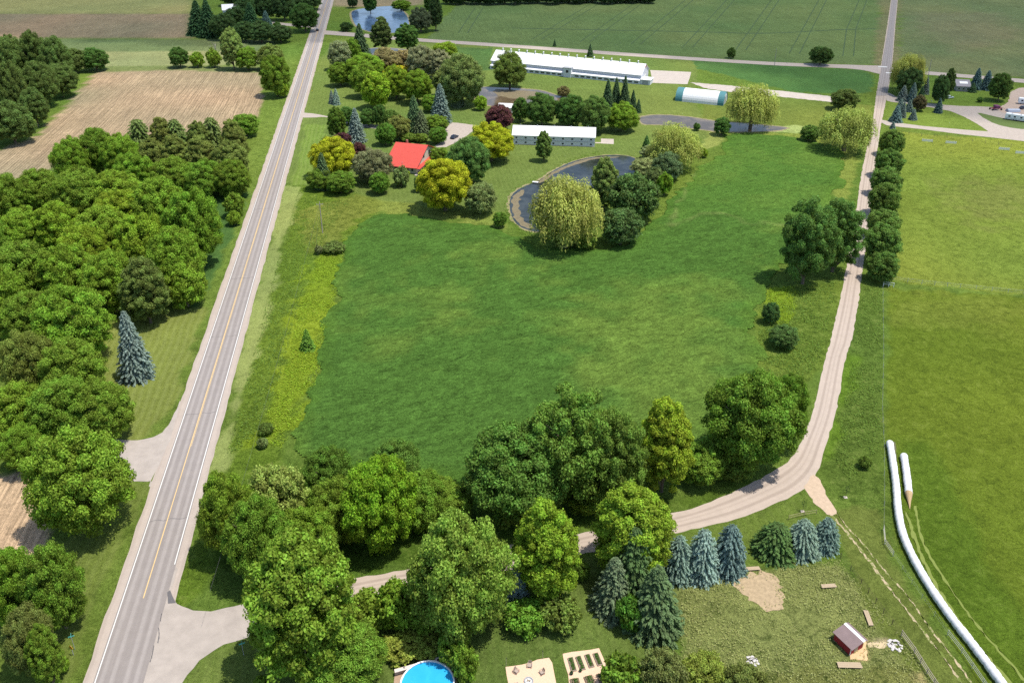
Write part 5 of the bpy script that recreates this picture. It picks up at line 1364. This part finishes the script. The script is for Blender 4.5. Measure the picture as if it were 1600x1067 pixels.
def car(px, py, ang, paint_, label, L=4.5, hgt=1.45, van=False, name='parked_car', cat='car'):
    t = empty(name, G(px, py), label, cat, None, ang); W_ = .9
    pm = simple('car_paint', paint_, .25, .04, 2, spec=.6)
    prof = [(-L/2, .35), (L/2, .35), (L/2+.02, .7), (L*.40, .86), (L*.24, .92), (-L*.44, .98), (-L/2, .85)]
    MB().prism([(p[0], p[1]) for p in prof], -W_, W_, 'y').build('body', pm, t, bevel=.05)
    cab = [(-L*.42, .95), (L*.25, .93), (L*.10, hgt), (-L*.33, hgt)] if not van else [(-L*.47, .9), (L*.36, .9), (L*.25, hgt), (-L*.46, hgt)]
    MB().prism(cab, -W_*.88, W_*.88, 'y').build('windows', GLASS, t, bevel=.03)
    MB().box(cab[3][0]+.05, cab[2][0]-.05, -W_*.84, W_*.84, hgt+.002, hgt+.05).build('roof', pm, t, bevel=.02)
    for x in (-L*.31, L*.31):
        for y in (-W_, W_):
            wh = MB().tube([(x, y-.1, .34), (x, y+.1, .34)], .34, 14).build('wheel', DARK, t)
            s = 1 if y > 0 else -1; MB().tube([(x, y+s*.1, .34), (x, y+s*.125, .34)], .2, 10).build('rim', GREY, wh)
    for y in (-.6, .6): MB().box(L/2+.0, L/2+.06, y-.17, y+.17, .6, .75).build('headlight', TRIMW, t)
car(496, 48.5, ROAD_ANG, (.015,.015,.03), 'dark car driving at the far end of the paved road')
car(710, 216, math.radians(62), (.02,.03,.07), 'dark blue car parked on the driveway beside the farmhouse')
car(1483, 154, math.radians(20), (.60,.68,.68), 'pale car under the dark trees left of the grey house', name='parked_car')
car(1600, 170.5, math.radians(10), (.05,.05,.09), 'dark car in the dirt yard between the two white trailers')
def camper(px0, py0, px1, py1, label, h=3.0):
    o, L, a = frame(px0, py0, px1, py1); t = empty('travel_trailer', o, label, 'trailer', None, a); W_ = 2.5
    pr = [(.2, .55), (L-.2, .55), (L, 1.2), (L-.5, h-.15), (L-1.1, h), (.3, h), (0, h-.4), (0, 1.1)]
    MB().prism(pr, 0, W_, 'y').build('body', simple('trailer_shell', (.78,.79,.80), .4, .05, 1), t, bevel=.06)
    MB().box(.4, L-.6, -.02, -.003, .9, 1.15).build('stripe', GREY, t)
    for x in (L*.2, L*.45, L*.75): 
        MB().box(x-.45, x+.45, -.03, -.004, 1.55, 2.25).build('window', GLASS, t)
    MB().box(L*.58-.3, L*.58+.3, -.035, -.021, .65, 2.5).build('door', TRIMW, t)
    for x in (L*.42, L*.55): MB().tube([(x, -.02, .38), (x, .25, .38)], .38, 12).build('wheel', DARK, t)
    for x in (L*.3, L*.7): MB().box(x-.3, x+.3, W_*.4, W_*.6, h+.003, h+.18).build('roof_vent', GREY, t)
camper(1569, 187, 1603, 192, 'long white travel trailer in the dirt yard, nearer one')
camper(1590, 163, 1620, 166, 'white travel trailer at the photo edge behind the yard car')
t = empty('farm_machine', G(1556, 172), 'dark red farm implement parked at the edge of the dirt yard', 'farm machine', None, .1); RM = simple('implement_red', (.25,.03,.06), .5, .1, 2)
MB().box(-3.2, 3.0, -.15, .15, .8, 1.05).box(-2.4, 2.0, -1.0, -.8, .8, 1.0).box(-2.4, 2.0, .8, 1.0, .8, 1.0).build('frame', RM, t)
MB().prism([(-1.0, 1.06), (1.0, 1.06), (1.4, 2.2), (-1.4, 2.2)], -.9, 1.2).build('hopper', simple('implement_purple', (.16,.05,.12), .5, .1, 2), t)
for x in (-2.4, 2.0):
    for y in (-1.25, 1.02):
        MB().tube([(x, y, .5), (x, y+.22, .5)], .5, 12).build('wheel', DARK, t)
MB().tube([(3.0, 0, .9), (4.6, 0, .5)], .07, 6).build('drawbar', RM, t)
t = empty('storage_tarp', G(1583, 176), 'flat grey tarpaulin covered pile in the dirt yard', 'tarp'); MB().prism([(0,0),(3,0),(2.7,1.0),(1.5,1.4),(.3,1.0)], -2.2, 3.5).build('cover', simple('tarp_grey', (.38,.42,.50), .7, .15, 1), t)
t = empty('mailbox', G(1455, 162), 'white mailbox on a post beside the lane', 'mailbox'); MB().tube([(0,0,0),(0,0,1.1)], .05, 5).build('post', WOOD, t); MB().box(-.3,.3,-.15,.15,1.1,1.42).build('box', TRIMW, t, bevel=.03)
# small jetty on the curved pond
a_, b_ = G(832, 285.5), G(841, 286.5); d = b_-a_; t = empty('jetty', a_, 'small white jetty at the bank of the curved pond', 'jetty', None, math.atan2(d.y, d.x))
MB().box(0, d.length, -.5, .5, .35, .43).build('deck', TRIMW, t)
for x in (.15, d.length-.15):
    for y in (-.4, .4): MB().box(x-.05, x+.05, y-.05, y+.05, 0, .35).build('post', WOOD, t)

# ------------------------------------------------------------------ the clouds that shade the far fields
mc = N('cloud_mass'); mc.b.inputs['Base Color'].default_value = (.9, .9, .9, 1); mc.b.inputs['Roughness'].default_value = 1
mc.b.inputs['Specular IOR Level'].default_value = 0
tp = mc.n('BsdfTransparent'); mx = mc.n('MixShader'); mx.inputs[0].default_value = .27
mc.l(tp.outputs[0], mx.inputs[1]); mc.l(mc.b.outputs[0], mx.inputs[2]); mc.l(mx.outputs[0], mc.out.inputs[0])
def cloud(pts, z, thick, seed):
    off = S*(z/S.z); P = [Vector((p[0]+off.x, p[1]+off.y)) for p in pts]
    A = np.array([(p.x, p.y) for p in P]); st_ = 12
    x = np.arange(A[:,0].min()-30, A[:,0].max()+30, st_); y = np.arange(A[:,1].min()-30, A[:,1].max()+30, st_)
    XX, YY = np.meshgrid(x, y); fx, fy = XX.ravel(), YY.ravel()
    d = inside_dist(fx, fy, A)+(vnoise(fx, fy, 70, seed)-.5)*36+(vnoise(fx, fy, 28, seed+1)-.5)*20
    up = np.clip(d/90, 0, 1)**.5*thick*(.5+vnoise(fx, fy, 60, seed+2)*.6+vnoise(fx, fy, 25, seed+3)*.25)
    ny_, nx_ = XX.shape; I = np.arange(ny_*nx_).reshape(ny_, nx_); ok = (d > 0).reshape(ny_, nx_)
    okf = (ok[:-1,:-1] & ok[1:,1:] & ok[1:,:-1] & ok[:-1,1:]).ravel()
    F = np.stack([I[:-1,:-1].ravel(), I[:-1,1:].ravel(), I[1:,1:].ravel(), I[1:,:-1].ravel()], 1)[okf]
    n = len(fx); V = np.concatenate([np.stack([fx, fy, z+up], 1), np.stack([fx, fy, z-up*.12], 1)])
    F = np.concatenate([F, F[:, ::-1]+n]); me = mesh_np('cloud', V, F, True)
    o = link('cloud', me, mc.m); tag(o, 'drifting cloud above the far fields', 'cloud', None, 'structure')
far = [(x, y) for x, y in P2([(-250,62),(250,64),(500,76),(700,72),(1000,88),(1200,120),(1360,160),(1600,196),(1900,225)])]
cloud(far+[(1100, 620), (1100, 1350), (-1100, 1350), (-1100, 700)], 900, 160, 41)
